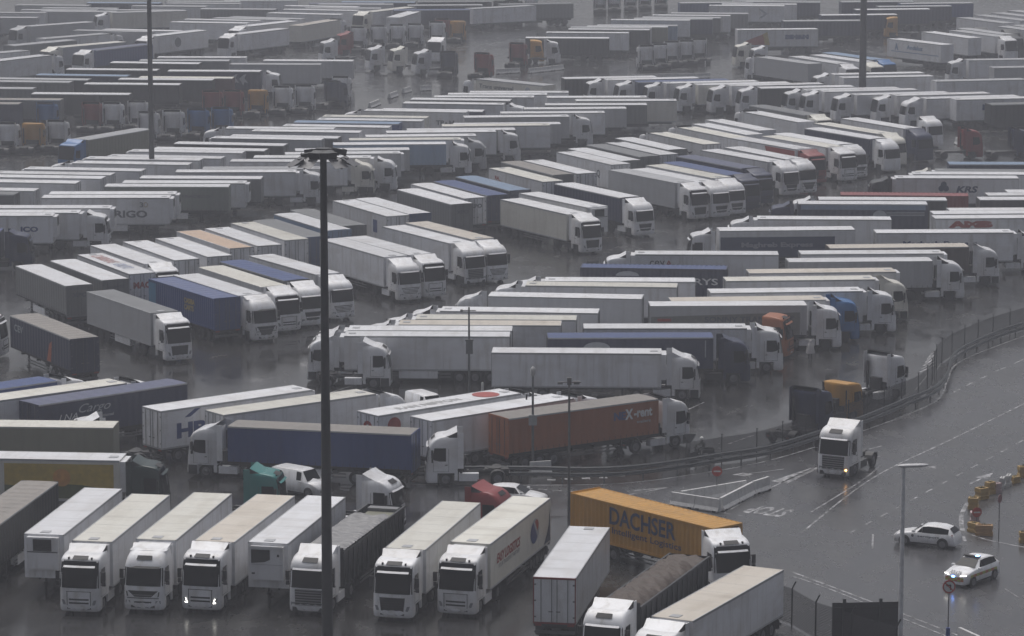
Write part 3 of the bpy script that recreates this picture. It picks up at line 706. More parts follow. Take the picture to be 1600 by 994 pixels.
LINES = [([(-7.32, 246.1), (-2.29, 245.89), (4.12, 245.89), (8.03, 246.54), (12.03, 248.73), (18.91, 254.36), (26.94, 265.41), (33.84, 277.15), (36.09, 286.71), (38.33, 295.7), (45.59, 308.56), (57.48, 328.13)], 0.16), ([(19.5, 230.86), (26.04, 248.29), (33.52, 262.44), (41.01, 276.61), (49.96, 293.55)], 0.14), ([(20.67, 237.13), (25.06, 247.19), (26.99, 252.53)], 0.14), ([(26.23, 254.36), (27.46, 256.22)], 0.14), ([(26.8, 258.58), (27.88, 259.77)], 0.14), ([(22.72, 230.69), (23.29, 231.79)], 0.14), ([(23.98, 233.13), (24.55, 234.24)], 0.14), ([(25.26, 235.61), (25.85, 236.75)], 0.14), ([(26.57, 238.14), (27.17, 239.31)], 0.14), ([(27.9, 240.73), (28.51, 241.92)], 0.14), ([(29.26, 243.37), (29.89, 244.58)], 0.14), ([(30.66, 246.07), (31.3, 247.31)], 0.14), ([(32.08, 248.83), (32.73, 250.09)], 0.14), ([(33.53, 251.65), (34.2, 252.94)], 0.14), ([(35.02, 254.52), (35.7, 255.85)], 0.14), ([(36.54, 257.47), (37.23, 258.82)], 0.14), ([(38.09, 260.48), (38.8, 261.86)], 0.14), ([(39.68, 263.56), (40.41, 264.97)], 0.14), ([(41.3, 266.71), (42.05, 268.16)], 0.14), ([(42.97, 269.93), (43.73, 271.41)], 0.14), ([(44.67, 273.23), (45.45, 274.75)], 0.14), ([(46.41, 276.61), (47.21, 278.17)], 0.14), ([(35.98, 281.57), (36.68, 282.98)], 0.14), ([(37.39, 284.41), (38.19, 286.13)], 0.14), ([(38.96, 287.59), (39.74, 289.06)], 0.14), ([(40.57, 290.84), (41.83, 292.94)], 0.14), ([(42.8, 294.77), (43.93, 296.94)], 0.14), ([(-0.23, 245.24), (0.41, 245.03)], 0.2), ([(0.82, 244.87), (1.46, 244.66)], 0.2), ([(1.87, 244.5), (2.5, 244.29)], 0.2), ([(2.91, 244.14), (3.54, 243.92)], 0.2), ([(3.95, 243.77), (4.58, 243.56)], 0.2), ([(8.16, 243.75), (11.41, 245.24)], 0.16), ([(7.43, 242.06), (9.06, 243.32), (11.36, 245.24)], 0.14), ([(14.6, 236.73), (16.61, 241.23), (18.46, 245.03), (21.87, 251.4), (23.08, 253.45)], 0.14), ([(16.22, 249.17), (19.86, 251.4)], 0.12), ([(11.0, 239.16), (14.6, 236.73), (15.82, 235.93)], 0.1), ([(17.86, 219.74), (22.3, 211.69), (26.68, 203.43)], 0.16), ([(17.95, 218.35), (20.08, 214.8), (25.85, 203.43)], 0.12), ([(26.68, 203.43), (27.27, 202.09)], 0.14), ([(31.81, 239.98), (30.98, 236.53), (30.51, 233.17), (30.37, 231.05)], 0.32), ([(30.43, 230.86), (31.58, 228.77), (32.62, 227.65), (33.81, 226.54), (36.1, 224.89)], 0.16), ([(24.22, 230.28), (23.74, 225.99)], 0.12), ([(30.2, 229.71), (30.14, 228.21)], 0.2), ([(30.97, 215.14), (31.53, 212.82)], 0.1), ([(13.98, 274.19), (15.41, 277.15)], 0.14), ([(16.19, 260.26), (18.51, 263.92)], 0.14), ([(2.53, 247.63), (3.13, 247.63)], 0.55), ([(3.78, 247.89), (4.38, 247.89)], 0.55), ([(5.03, 248.15), (5.63, 248.15)], 0.55), ([(6.28, 248.42), (6.88, 248.42)], 0.55), ([(7.55, 249.12), (8.15, 249.12)], 0.55), ([(8.83, 249.83), (9.43, 249.83)], 0.55), ([(10.11, 250.55), (10.71, 250.55)], 0.55), ([(34.24, 290.54), (36.02, 294.16)], 0.18), ([(34.58, 292.04), (36.15, 295.7)], 0.18), ([(34.91, 293.55), (36.28, 297.25)], 0.18), ([(35.25, 295.08), (36.41, 298.81)], 0.18), ([(35.6, 296.62), (36.54, 300.4)], 0.18)]
POLYS = [[(32.89, 246.28), (33.96, 248.15), (33.81, 248.23), (32.73, 246.36)], [(34.32, 247.94), (34.96, 250.06), (33.45, 248.44)], [(30.12, 250.9), (30.63, 251.69), (30.48, 251.79), (29.96, 251.0)], [(30.97, 251.47), (31.07, 252.53), (30.14, 252.01)], [(18.62, 247.19), (19.7, 246.32), (23.59, 253.9), (21.59, 251.4)], [(15.91, 249.39), (16.88, 248.73), (17.54, 249.61), (16.74, 250.06)], [(35.32, 248.29), (35.37, 247.96), (36.12, 249.39), (36.08, 249.72)]]
BAYS = [([(-18.8, 274.19), (-12.67, 285.27)], 0.12), ([(13.98, 274.19), (15.41, 277.15)], 0.12), ([(32.95, 282.42), (34.84, 289.65)], 0.12)]
STOPP = (17.7, 237.33, 2.614)
MAST1 = (-10.84, 200.77, 29.4, 0.34, 0.19)
MAST2 = (-42.01, 407.45, 31, 0.34, 0.22)
MAST3 = (49.69, 497.12, 33, 0.55, 0.36)
POLE_A = (-3.45, 278.25, 7.57)
POLE_B = (1.51, 250.28, 7.47)
POLE_C = (3.89, 234.74, 9.87)
POLE_D = (22.53, 198.17, 11.39)
FENCE2 = [(15.21, 208.34), (16.85, 205.86), (17.99, 202.54), (19.87, 199.89), (22.15, 196.75)]
BOARD = (20.78, 200.77)
SIGNS = [(14.38, 241.43, 0, 'noentry', 1.95, 'round red no-entry sign inside the triangle of white barriers'), (25.8, 202.09, 8, 'noturn', 3.35, 'no-turn sign with a blue foot sleeve, bottom right', 0.4), (32.39, 228.21, 55, 'back', 2.9, 'round road sign seen edge-on on a thin post by the yellow barriers', 0.28), (31.5, 232.78, 10, 'noentry', 0.95, 'low no-entry sign standing among the yellow barriers', 0.34), (13.16, 254.83, 0, 'yield', 1.55, 'back of a triangular give-way sign behind the guard rail')]
CRATES = [(36.92, 248.61, 10, 0.75, 0.59, 0.82, 'y', 'yellow barrier box at the right edge, top of the line'), (36.07, 246.7, 35, 0.7, 0.52, 0.49, 'y', 'low yellow barrier box below the topmost one'), (35.44, 245.62, 72, 0.87, 0.33, 0.82, 'w', 'white barrier with sloping ribs, right of the pair'), (34.88, 244.78, 72, 0.7, 0.33, 0.82, 'w', 'white barrier with sloping ribs, left of the pair'), (34.31, 243.25, 35, 0.52, 0.45, 0.74, 'r', 'pinkish weathered barrier between white and yellow ones'), (33.76, 242.89, 40, 0.64, 0.52, 0.9, 'y', 'yellow barrier planter with weeds beside the pinkish one'), (32.97, 241.33, 35, 0.81, 0.65, 0.82, 'y', 'wide yellow barrier box above the white kerb'), (31.96, 238.1, 75, 0.58, 0.72, 0.82, 'y', 'yellow barrier planter with weeds above the no-entry sign'), (31.53, 233.93, 85, 0.7, 0.65, 0.74, 'r', 'pinkish barrier behind the low no-entry sign'), (31.07, 231.01, -50, 0.75, 0.52, 0.66, 'y', 'yellow barrier planter with weeds below the no-entry sign'), (31.64, 230.01, -12, 1.16, 0.52, 0.74, 'o', 'long orange barrier box nearest the road'), (33.95, 227.92, 0, 0.52, 0.52, 0.74, 'y', 'small yellow box standing apart at the right edge')]
CAR1 = (27.52, 227.28, 155)
CAR2 = (29.14, 217.16, 232)
VANS = [(-14.84, 243.11, -38, 'van', 'small white panel van parked right of the teal tractor cab'), (-6.64, 271.29, -58, 'van', 'white panel van half hidden beyond the red-disc truck'), (0.27, 239.37, -15, 'hatch', 'white car mostly hidden behind the red cab and the lettered trailer')]
JERSEY = [(11.91, 238.7, -36.4, 2.0, 'white barrier at the left corner of the triangle island', 0.95, 'white concrete barriers'), (13.53, 237.51, -36.4, 2.0, 'white barrier next to the near corner of the triangle island', 0.95, 'white concrete barriers'), (15.04, 238.67, 64.3, 2.96, 'white barrier starting the long right side of the triangle island', 0.95, 'white concrete barriers'), (16.33, 241.33, 64.3, 2.96, 'second white barrier on the long right side of the triangle island', 0.95, 'white concrete barriers'), (17.62, 243.59, 53.5, 2.02, 'last white barrier at the far tip of the triangle island', 0.95, 'white concrete barriers'), (12.57, 240.1, 37.0, 1.99, 'far-side white barrier at the left of the triangle island', 0.95, 'white concrete barriers'), (14.16, 241.3, 37.0, 1.99, 'middle white barrier on the far side of the triangle island', 0.95, 'white concrete barriers'), (15.75, 242.5, 37.0, 1.99, 'right-hand white barrier on the far side of the triangle island', 0.95, 'white concrete barriers'), (26.88, 200.84, -66.6, 2.27, 'white barrier beside the no-turn sign foot', 0.95, 'white concrete barriers'), (58.58, 451.86, -78.3, 7.33, 'white barrier lying alone on the far wet lane', 0.95, 'white concrete barriers'), (-19.74, 501.69, 77.5, 5.41, 'yellowish barrier, leftmost along the far lane', 0.8, 'barriers along the far lane'), (-17.46, 514.31, 74.7, 3.83, 'white barrier, second along the far lane', 0.8, 'barriers along the far lane'), (-15.65, 521.33, 71.4, 3.01, 'white barrier, third along the far lane', 0.8, 'barriers along the far lane'), (-12.91, 524.18, 32.4, 1.79, 'white barrier, fourth along the far lane', 0.8, 'barriers along the far lane'), (-1.58, 550.34, 29.6, 2.14, 'white barrier left of the yellow tractor', 0.8, 'barriers along the far lane'), (0.28, 551.39, 29.6, 2.14, 'white barrier just left of the yellow tractor', 0.8, 'barriers along the far lane'), (3.53, 551.93, 49.3, 2.82, 'white barrier below the yellow tractor', 0.8, 'barriers along the far lane'), (5.37, 554.07, 49.3, 2.82, 'white barrier below the yellow and white tractors', 0.8, 'barriers along the far lane'), (7.21, 556.21, 49.3, 2.82, 'white barrier right of the yellow and white tractors', 0.8, 'barriers along the far lane'), (19.53, 541.72, 9.3, 2.53, 'white barrier, first below the far tractor row', 0.8, 'barriers along the far lane'), (22.02, 542.12, 9.3, 2.53, 'white barrier, second below the far tractor row', 0.8, 'barriers along the far lane'), (24.51, 542.53, 9.3, 2.53, 'white barrier, third below the far tractor row', 0.8, 'barriers along the far lane'), (27.0, 542.94, 9.3, 2.53, 'white barrier, fourth below the far tractor row', 0.8, 'barriers along the far lane'), (29.49, 543.35, 9.3, 2.53, 'white barrier, fifth below the far tractor row', 0.8, 'barriers along the far lane'), (2.06, 249.66, 20.4, 1.63, 'short white barrier behind the guard rail below the orange truck', 0.95, 'white concrete barriers')]
PERSON = (25.53, 296.31, -80)
SCOOT = (14.23, 255.29, 195)
BOLLARDS = [(-2.39, 280.73, 'white bollard between the long white trailer and the red-disc truck'), (30.92, 561.42, 'white bollard in the haze beyond the far tractor row')]
# ---- trucks, trailers and tractor units: x, y, heading, side facing, type, side colour, roof colour, cab ...
rig(-32.53,222.21,260.7,'L','c','D','T','-',0,'','semi_trailer','dark curtain-sided trailer with a dirty brown roof, cut off by the left edge','trailer','trucks and trailers of the bottom row')
rig(-28.05,220.29,260.9,'L','r','W','W','-',0,'','semi_trailer','white refrigerated trailer showing its square cooling unit, without a tractor','trailer','trucks and trailers of the bottom row')
rig(-24.73,218.05,260.5,'L','r','W','w','Wv',0,'','articulated_truck','white refrigerated truck with a soot mark on its cream roof and unlit lamps','truck','trucks and trailers of the bottom row')
rig(-20.78,218.48,259.9,'L','r','W','w','Wi',0,'','articulated_truck','white refrigerated truck with a rounded cab and trapezoid grille','truck','trucks and trailers of the bottom row')
rig(-16.91,218.48,257.7,'L','r','W','e','WvL',0,'','articulated_truck','white refrigerated truck with both headlights lit and a pinkish roof','truck','trucks and trailers of the bottom row')
rig(-13.55,217.56,257.7,'L','r','W','W','-o',0,'','semi_trailer','white refrigerated trailer with an offset dark cooling unit, beside the tipper truck','trailer','trucks and trailers of the bottom row')
rig(-9.92,217.75,255.5,'L','t','D','T','Ws',0,'','tipper_truck','black tipper truck with a rolled grey tarpaulin and a white cab','truck','trucks and trailers of the bottom row')
rig(-4.90,216.43,256.3,'L','r','W','w','WvB',0,'','articulated_truck','white refrigerated truck with a large black grille','truck','trucks and trailers of the bottom row')
rig(-0.64,217.26,253.7,'L','r','w','w','Wv',0,'easy','articulated_truck','cream refrigerated truck with red and blue lettering and a globe emblem','truck','trucks and trailers of the bottom row')
rig(3.69,208.78,80.0,'R','r','W','W','-red',0,'','semi_trailer','white trailer seen from behind, its double doors framed in red','trailer','trucks and trailers of the bottom row')
rig(9.20,220.91,-50.1,'R','k','Y','Y','Wv~',0,'dachser','container_truck','orange-yellow container truck lettered DACHSER','truck','trucks and trailers of the bottom row')
rig(8.53,203.88,249.7,'L','t','D','n','Wd',0,'','tipper_truck','black tipper truck heaped under brown tarpaulins, with a white cab','truck','trucks and trailers of the bottom row')
rig(12.03,198.60,243.8,'L','r','W','e','Wd',0,'','articulated_truck','white refrigerated truck with rust stains on its roof, bottom edge of the photo','truck','trucks and trailers of the bottom row')
rig(-40.95,262.65,41.5,'R','c','B','B','Wv',0,'','articulated_truck','blue truck with a bright blue roof at the left edge','truck','trucks and trailers of the second row at lower left')
rig(-35.31,248.94,-3.2,'R','c','U','w','-',0,'','semi_trailer','olive grey curtain-sided trailer with a cream roof at the left edge','trailer','trucks and trailers of the second row at lower left')
rig(-33.50,237.12,-5.0,'R','r','P','W','Gv',0,'sun','articulated_truck','white trailer painted with an orange sun, behind a dark green cab','truck','trucks and trailers of the second row at lower left')
rig(-35.57,261.52,39.3,'R','r','W','w','Wv',0,'','articulated_truck','white truck with a cream roof just behind the navy Cargo trailer','truck','trucks and trailers of the second row at lower left')
rig(-30.77,260.86,41.7,'R','c','N','V','-',0,'cargo','semi_trailer','dark navy trailer lettered Cargo with a bluish roof','trailer','trucks and trailers of the second row at lower left')
rig(-21.18,258.19,38.8,'R','r','W','W','-',0,'hrl','semi_trailer','white trailer with large blue letters HPL','trailer','trucks and trailers of the second row at lower left')
rig(-16.40,257.07,37.7,'R','r','W','w','Wm',0,'','articulated_truck','white truck with a cream roof and cream-framed rear, beside the HPL trailer','truck','trucks and trailers of the second row at lower left')
rig(-13.53,247.55,167.1,'L','c','B','T','Ws',0,'','articulated_truck','blue curtain-sided truck with a rusty roof and a white cab facing left','truck','trucks and trailers of the second row at lower left')
rig(-5.33,256.60,40.4,'R','r','W','W','Wv',0,'disc','articulated_truck','white truck with a red disc on its roof','truck','trucks and trailers of the second row at lower left')
rig(-1.39,255.43,40.1,'R','r','W','W','Wv',0,'','articulated_truck','plain white truck between the red-disc truck and the orange truck','truck','trucks and trailers of the second row at lower left')
rig(4.63,255.13,34.7,'R','c','O','T','Ws',0,'nex','articulated_truck','orange curtain-sided truck lettered NEX-rent with a white cab','truck','trucks and trailers of the second row at lower left')
rig(5.24,279.18,-2.2,'R','r','W','W','Ws',0,'','articulated_truck','white refrigerated truck with a light new cab, nearest of the centre block','truck','trucks and trailers of the centre block of side-on trucks')
rig(-7.01,286.68,178.6,'L','r','W','W','Ws',0,'','articulated_truck','long white trailer with white cab facing left, behind the tall mast','truck','trucks and trailers of the centre block of side-on trucks')
rig(-6.81,289.50,178.9,'L','r','W','W','Wv',0,'','articulated_truck','white box truck, third from the bottom in the centre block of side-on trucks','truck','trucks and trailers of the centre block of side-on trucks')
rig(-2.68,292.48,178.0,'L','r','W','e','Wv',0,'','articulated_truck','white box truck, fourth from the bottom in the centre block of side-on trucks','truck','trucks and trailers of the centre block of side-on trucks')
rig(-1.34,295.53,177.5,'L','r','W','w','Wv',0,'','articulated_truck','white box truck, fifth from the bottom in the centre block of side-on trucks','truck','trucks and trailers of the centre block of side-on trucks')
rig(0.67,299.63,174.8,'L','r','W','W','Wd',0,'','articulated_truck','white box truck, sixth from the bottom in the centre block of side-on trucks','truck','trucks and trailers of the centre block of side-on trucks')
rig(4.78,307.67,173.2,'L','c','W','W','Wm',1,'','articulated_truck','white curtain-sided truck with a finely ribbed roof','truck','trucks and trailers of the centre block of side-on trucks')
rig(8.08,313.50,175.3,'L','r','W','w','Wv',1,'','articulated_truck','white box truck, eighth from the bottom in the centre block of side-on trucks','truck','trucks and trailers of the centre block of side-on trucks')
rig(9.84,316.62,178.2,'L','r','W','W','Wd',1,'','articulated_truck','white box truck, ninth from the bottom in the centre block of side-on trucks','truck','trucks and trailers of the centre block of side-on trucks')
rig(13.23,323.87,174.6,'L','k','N','B','-',1,'rys','container_trailer','navy container trailer with white letters RYS and a pale blue roof','trailer','trucks and trailers of the centre block of side-on trucks')
rig(18.56,332.11,178.4,'L','r','W','W','Wv',1,'ceva','articulated_truck','white truck lettered ceva in grey and red','truck','trucks and trailers of the centre block of side-on trucks')
rig(9.74,286.02,1.1,'R','c','N','B','Bm',0,'crescent','articulated_truck','blue curtain-sided truck with a blue and white cab','truck','trucks and trailers of the block beside the wet lane')
rig(12.84,291.27,0.2,'R','r','W','W','Wv',0,'','articulated_truck','white box truck, second from the bottom in the block beside the wet lane','truck','trucks and trailers of the block beside the wet lane')
rig(18.77,302.29,1.7,'R','c','g','W','Wv',1,'transport','articulated_truck','white and grey truck lettered TRANSPORT','truck','trucks and trailers of the block beside the wet lane')
rig(20.71,305.70,5.1,'R','r','W','e','Cv',1,'','articulated_truck','white trailer with a beige roof and a sky blue cab','truck','trucks and trailers of the block beside the wet lane')
rig(24.36,309.78,4.9,'R','r','W','W','Wv',1,'','articulated_truck','white box truck, fifth from the bottom in the block beside the wet lane','truck','trucks and trailers of the block beside the wet lane')
rig(26.19,316.85,4.2,'R','r','W','w','ws',1,'','articulated_truck','white truck with a cream and green cab','truck','trucks and trailers of the block beside the wet lane')
rig(28.59,321.47,4.3,'R','r','W','e','-',1,'','semi_trailer','white trailer with a beige stained roof and no tractor','trailer','trucks and trailers of the block beside the wet lane')
rig(32.80,328.73,2.9,'R','c','g','W','Wd',1,'','articulated_truck','grey curtain-sided truck with a wavy white roof and white cab','truck','trucks and trailers of the block beside the wet lane')
rig(34.35,332.88,2.4,'R','r','W','W','-',1,'','semi_trailer','white box trailer, ninth from the bottom in the block beside the wet lane','trailer','trucks and trailers of the block beside the wet lane')
rig(37.36,337.58,4.4,'R','c','K','e','Ws',1,'','articulated_truck','dark brown curtain-sided truck with a tan roof and a white cab','truck','trucks and trailers of the block beside the wet lane')
rig(42.97,346.85,1.5,'R','r','W','W','Wv',1,'magw','articulated_truck','white truck with dark blue letters Maghreb Express','truck','trucks and trailers of the block beside the wet lane')
rig(27.40,348.90,183.8,'L','c','M','W','Wv',1,'magn','articulated_truck','navy and white truck lettered Maghreb Express','truck','trucks and trailers of the left-facing block on the right')
rig(31.93,356.79,177.5,'L','r','W','W','Wv',1,'','articulated_truck','white truck with a thin blue stripe beside the blue striped truck','truck','trucks and trailers of the left-facing block on the right')
rig(36.99,368.47,178.0,'L','c','N','W','Bv',1,'stripes','articulated_truck','blue curtain-sided truck with white stripes and a blue cab','truck','trucks and trailers of the left-facing block on the right')
rig(39.54,372.62,177.7,'L','c','D','W','Wv',1,'','articulated_truck','black curtain-sided truck, fourth from the bottom in the left-facing block on the right','truck','trucks and trailers of the left-facing block on the right')
rig(42.22,375.74,175.7,'L','k','R','R','-',1,'','container_trailer','red corrugated container trailer with a pinkish roof','trailer','trucks and trailers of the left-facing block on the right')
rig(49.60,389.84,178.9,'L','r','W','W','Dv',1,'krs','articulated_truck','white truck with a clover emblem and letters KRS, dark cab','truck','trucks and trailers of the left-facing block on the right')
rig(51.96,393.58,177.9,'L','r','W','W','-',1,'','semi_trailer','white box trailer, seventh from the bottom in the left-facing block on the right','trailer','trucks and trailers of the left-facing block on the right')
rig(54.95,396.96,176.1,'L','r','g','G','wv',1,'','articulated_truck','grey trailer with a cream cab facing left','truck','trucks and trailers of the left-facing block on the right')
rig(57.21,403.69,178.9,'L','c','N','b','-',1,'','semi_trailer','navy curtain-sided trailer with a pale blue roof beyond the cream cab','trailer','trucks and trailers of the left-facing block on the right')
rig(50.00,357.46,3.1,'R','r','W','W','-',1,'amb','semi_trailer','white trailer with large red letters AMB','trailer','trucks and trailers of the stack at the right edge')
rig(50.25,360.84,3.1,'R','r','W','W','-',1,'','semi_trailer','white box trailer, second from the bottom in the stack at the right edge','trailer','trucks and trailers of the stack at the right edge')
rig(52.38,364.41,1.8,'R','c','W','W','-',1,'','semi_trailer','white curtain-sided trailer, third from the bottom in the stack at the right edge','trailer','trucks and trailers of the stack at the right edge')
rig(56.58,372.57,0.9,'R','c','D','W','-',1,'','semi_trailer','dark-sided trailer with a white roof at the right edge','trailer','trucks and trailers of the stack at the right edge')
rig(57.94,375.91,1.9,'R','r','W','W','-',1,'','semi_trailer','white box trailer, fifth from the bottom in the stack at the right edge','trailer','trucks and trailers of the stack at the right edge')
rig(60.51,379.01,1.6,'R','r','W','W','-',1,'','semi_trailer','white box trailer, sixth from the bottom in the stack at the right edge','trailer','trucks and trailers of the stack at the right edge')
rig(-42.03,318.46,117.1,'L','c','G','W','-',1,'xpo','semi_trailer','dark grey trailer with XPO on its doors and a white roof, nearest the left edge','trailer','trucks and trailers of the dropped-trailer line left of centre')
rig(-39.18,321.72,117.6,'L','c','G','W','-',1,'smalltext','semi_trailer','dark grey curtain-sided trailer, second from the left in the dropped-trailer line left of centre','trailer','trucks and trailers of the dropped-trailer line left of centre')
rig(-37.10,325.37,117.1,'L','r','W','W','-',1,'mac','semi_trailer','white trailer with red and blue lettering on its roof','trailer','trucks and trailers of the dropped-trailer line left of centre')
rig(-36.64,332.65,-62.0,'R','r','W','W','Wv',1,'','articulated_truck','white box truck, fourth from the left in the dropped-trailer line left of centre','truck','trucks and trailers of the dropped-trailer line left of centre')
rig(-33.84,334.73,116.9,'L','r','W','W','-',1,'','semi_trailer','white box trailer, fifth from the left in the dropped-trailer line left of centre','trailer','trucks and trailers of the dropped-trailer line left of centre')
rig(-30.87,336.68,116.8,'L','r','W','W','-',1,'','semi_trailer','white box trailer, sixth from the left in the dropped-trailer line left of centre','trailer','trucks and trailers of the dropped-trailer line left of centre')
rig(-29.25,342.47,117.5,'L','k','W','R2','-',1,'','container_trailer','white container trailer with a rusty tan roof','trailer','trucks and trailers of the dropped-trailer line left of centre')
rig(-26.59,343.49,116.8,'L','r','W','W','-',1,'','semi_trailer','white box trailer, eighth from the left in the dropped-trailer line left of centre','trailer','trucks and trailers of the dropped-trailer line left of centre')
rig(-24.24,347.33,117.2,'L','r','W','w','-',1,'','semi_trailer','white box trailer, ninth from the left in the dropped-trailer line left of centre','trailer','trucks and trailers of the dropped-trailer line left of centre')
rig(-22.24,349.64,116.6,'L','c','n','G','-',1,'','semi_trailer','blue-backed trailer with a dull grey roof left of the tall mast','trailer','trucks and trailers of the dropped-trailer line left of centre')
rig(-20.31,353.94,117.1,'L','c','b','W','-',1,'','semi_trailer','trailer with blue rear doors and a bright white roof behind the tall mast','trailer','trucks and trailers of the dropped-trailer line left of centre')
rig(-18.94,358.23,116.7,'L','c','G','G','-',1,'','semi_trailer','dark grey trailer with a dark grey roof','trailer','trucks and trailers of the dropped-trailer line left of centre')
rig(-14.80,364.21,116.8,'L','r','W','W','-',1,'bluesq','semi_trailer','white trailer with a blue square on its side','trailer','trucks and trailers of the dropped-trailer line left of centre')
rig(-12.57,367.22,116.7,'L','c','n','W','-',1,'','semi_trailer','blue curtain-sided trailer, fourteenth from the left in the dropped-trailer line left of centre','trailer','trucks and trailers of the dropped-trailer line left of centre')
rig(-8.30,373.51,116.6,'L','c','G','W','-',1,'xpo','semi_trailer','grey trailer with XPO on its doors, beside the blue-roofed trailers','trailer','trucks and trailers of the dropped-trailer line left of centre')
rig(-6.94,378.27,116.6,'L','c','W','W','-',1,'xpo','semi_trailer','white trailer with XPO on its doors, partly hidden by the grey XPO trailer','trailer','trucks and trailers of the dropped-trailer line left of centre')
rig(-4.51,381.52,116.2,'L','c','N','B','-',1,'','semi_trailer','dark blue trailer with a strong blue roof','trailer','trucks and trailers of the dropped-trailer line left of centre')
rig(-2.13,385.26,116.5,'L','c','N','b','-',1,'','semi_trailer','dark blue trailer with a greyish blue roof','trailer','trucks and trailers of the dropped-trailer line left of centre')
rig(-38.40,290.48,119.0,'L','c','N','T','-',0,'cev','semi_trailer','dark navy trailer lettered CEV with an orange stroke and a dirty brown roof','trailer',None)
rig(1.51,392.20,116.1,'L','r','W','w','-',1,'redlet','semi_trailer','white trailer with small red letters on its side','trailer','trucks and trailers of the slanted trailer line, upper centre')
rig(2.83,398.59,115.7,'L','c','G','T','-',1,'','semi_trailer','dark trailer with a tan roof','trailer','trucks and trailers of the slanted trailer line, upper centre')
rig(5.44,400.69,116.1,'L','r','W','W','-',1,'','semi_trailer','white box trailer, third from the left in the slanted trailer line, upper centre','trailer','trucks and trailers of the slanted trailer line, upper centre')
rig(9.45,407.67,116.5,'L','r','W','W','-',1,'letq','semi_trailer','white trailer with a letter Q near its doors','trailer','trucks and trailers of the slanted trailer line, upper centre')
rig(10.85,411.95,116.3,'L','c','G','W','-',1,'','semi_trailer','dark grey curtain-sided trailer, fifth from the left in the slanted trailer line, upper centre','trailer','trucks and trailers of the slanted trailer line, upper centre')
rig(13.12,416.23,116.5,'L','c','G','G','-',1,'','semi_trailer','dark grey trailer with a grey-brown roof in the middle of the row','trailer','trucks and trailers of the slanted trailer line, upper centre')
rig(15.47,417.84,116.0,'L','r','W','W','-',1,'','semi_trailer','white box trailer, seventh from the left in the slanted trailer line, upper centre','trailer','trucks and trailers of the slanted trailer line, upper centre')
rig(16.76,422.60,116.1,'L','c','D','W','-',1,'','semi_trailer','black curtain-sided trailer, eighth from the left in the slanted trailer line, upper centre','trailer','trucks and trailers of the slanted trailer line, upper centre')
rig(21.10,427.75,116.2,'L','r','W','w','Wv',1,'swallow','articulated_truck','white truck with black swallow emblems on its side and doors','truck','trucks and trailers of the slanted trailer line, upper centre')
rig(25.13,435.13,116.8,'L','r','W','w','Wv',2,'','articulated_truck','white box truck, tenth from the left in the slanted trailer line, upper centre','truck','trucks and trailers of the slanted trailer line, upper centre')
rig(27.01,439.22,116.5,'L','r','W','W','-',2,'','semi_trailer','white box trailer, eleventh from the left in the slanted trailer line, upper centre','trailer','trucks and trailers of the slanted trailer line, upper centre')
rig(28.88,443.20,116.2,'L','r','W','W','-',2,'','semi_trailer','white box trailer, twelfth from the left in the slanted trailer line, upper centre','trailer','trucks and trailers of the slanted trailer line, upper centre')
rig(34.58,453.43,116.2,'L','r','W','W','Wv',2,'','articulated_truck','white box truck, thirteenth from the left in the slanted trailer line, upper centre','truck','trucks and trailers of the slanted trailer line, upper centre')
rig(35.97,461.39,-61.7,'R','c','G','G','wv',2,'','articulated_truck','dark truck with a grey roof and a small cream cab','truck','trucks and trailers of the slanted trailer line, upper centre')
rig(-33.29,303.58,-59.7,'R','r','g','G','WvB',1,'','articulated_truck','dirty grey refrigerated truck driving in the wet lane with white cab and black grille','truck','trucks and trailers of the slanted truck line at centre-left')
rig(-28.54,311.25,120.8,'L','k','B','B','-',1,'casi','container_trailer','blue container trailer lettered CASIBA CARTS','trailer','trucks and trailers of the slanted truck line at centre-left')
rig(-26.60,313.78,-59.9,'R','r','W','W','WiB',1,'','articulated_truck','white box truck, third from the left in the slanted truck line at centre-left','truck','trucks and trailers of the slanted truck line at centre-left')
rig(-24.76,318.56,-60.7,'R','c','g','w','Wv',1,'','articulated_truck','grey curtain-sided truck, fourth from the left in the slanted truck line at centre-left','truck','trucks and trailers of the slanted truck line at centre-left')
rig(-22.96,321.43,-59.7,'R','c','G','B','Wd',1,'','articulated_truck','truck with a deep blue roof and a white cab with a black front','truck','trucks and trailers of the slanted truck line at centre-left')
rig(-20.44,325.23,-59.3,'R','r','W','W','Wm',1,'','articulated_truck','white box truck, sixth from the left in the slanted truck line at centre-left','truck','trucks and trailers of the slanted truck line at centre-left')
rig(-14.37,335.79,-60.8,'R','r','W','W','Wm',1,'','articulated_truck','white box truck, seventh from the left in the slanted truck line at centre-left','truck','trucks and trailers of the slanted truck line at centre-left')
rig(-12.18,337.73,-60.1,'R','r','W','W','Wv',1,'','articulated_truck','white box truck, eighth from the left in the slanted truck line at centre-left','truck','trucks and trailers of the slanted truck line at centre-left')
rig(-8.52,345.70,-59.6,'R','r','W','W','Ws',1,'','articulated_truck','white box truck, ninth from the left in the slanted truck line at centre-left','truck','trucks and trailers of the slanted truck line at centre-left')
rig(-6.31,347.55,-59.9,'R','r','W','e','Wm',1,'','articulated_truck','white box truck, tenth from the left in the slanted truck line at centre-left','truck','trucks and trailers of the slanted truck line at centre-left')
rig(3.31,366.40,-59.7,'R','r','w','W','WvB',1,'','articulated_truck','white refrigerated truck with black grille crossing the wet lane','truck','trucks and trailers of the slanted truck line, upper right')
rig(5.42,371.90,-58.4,'R','r','W','W','-',1,'','semi_trailer','white refrigerated trailer with a dark cooling unit, no tractor','trailer','trucks and trailers of the slanted truck line, upper right')
rig(9.18,378.72,-59.7,'R','c','N','W','Wd',1,'','articulated_truck','navy curtain-sided truck with a white roof and white cab','truck','trucks and trailers of the slanted truck line, upper right')
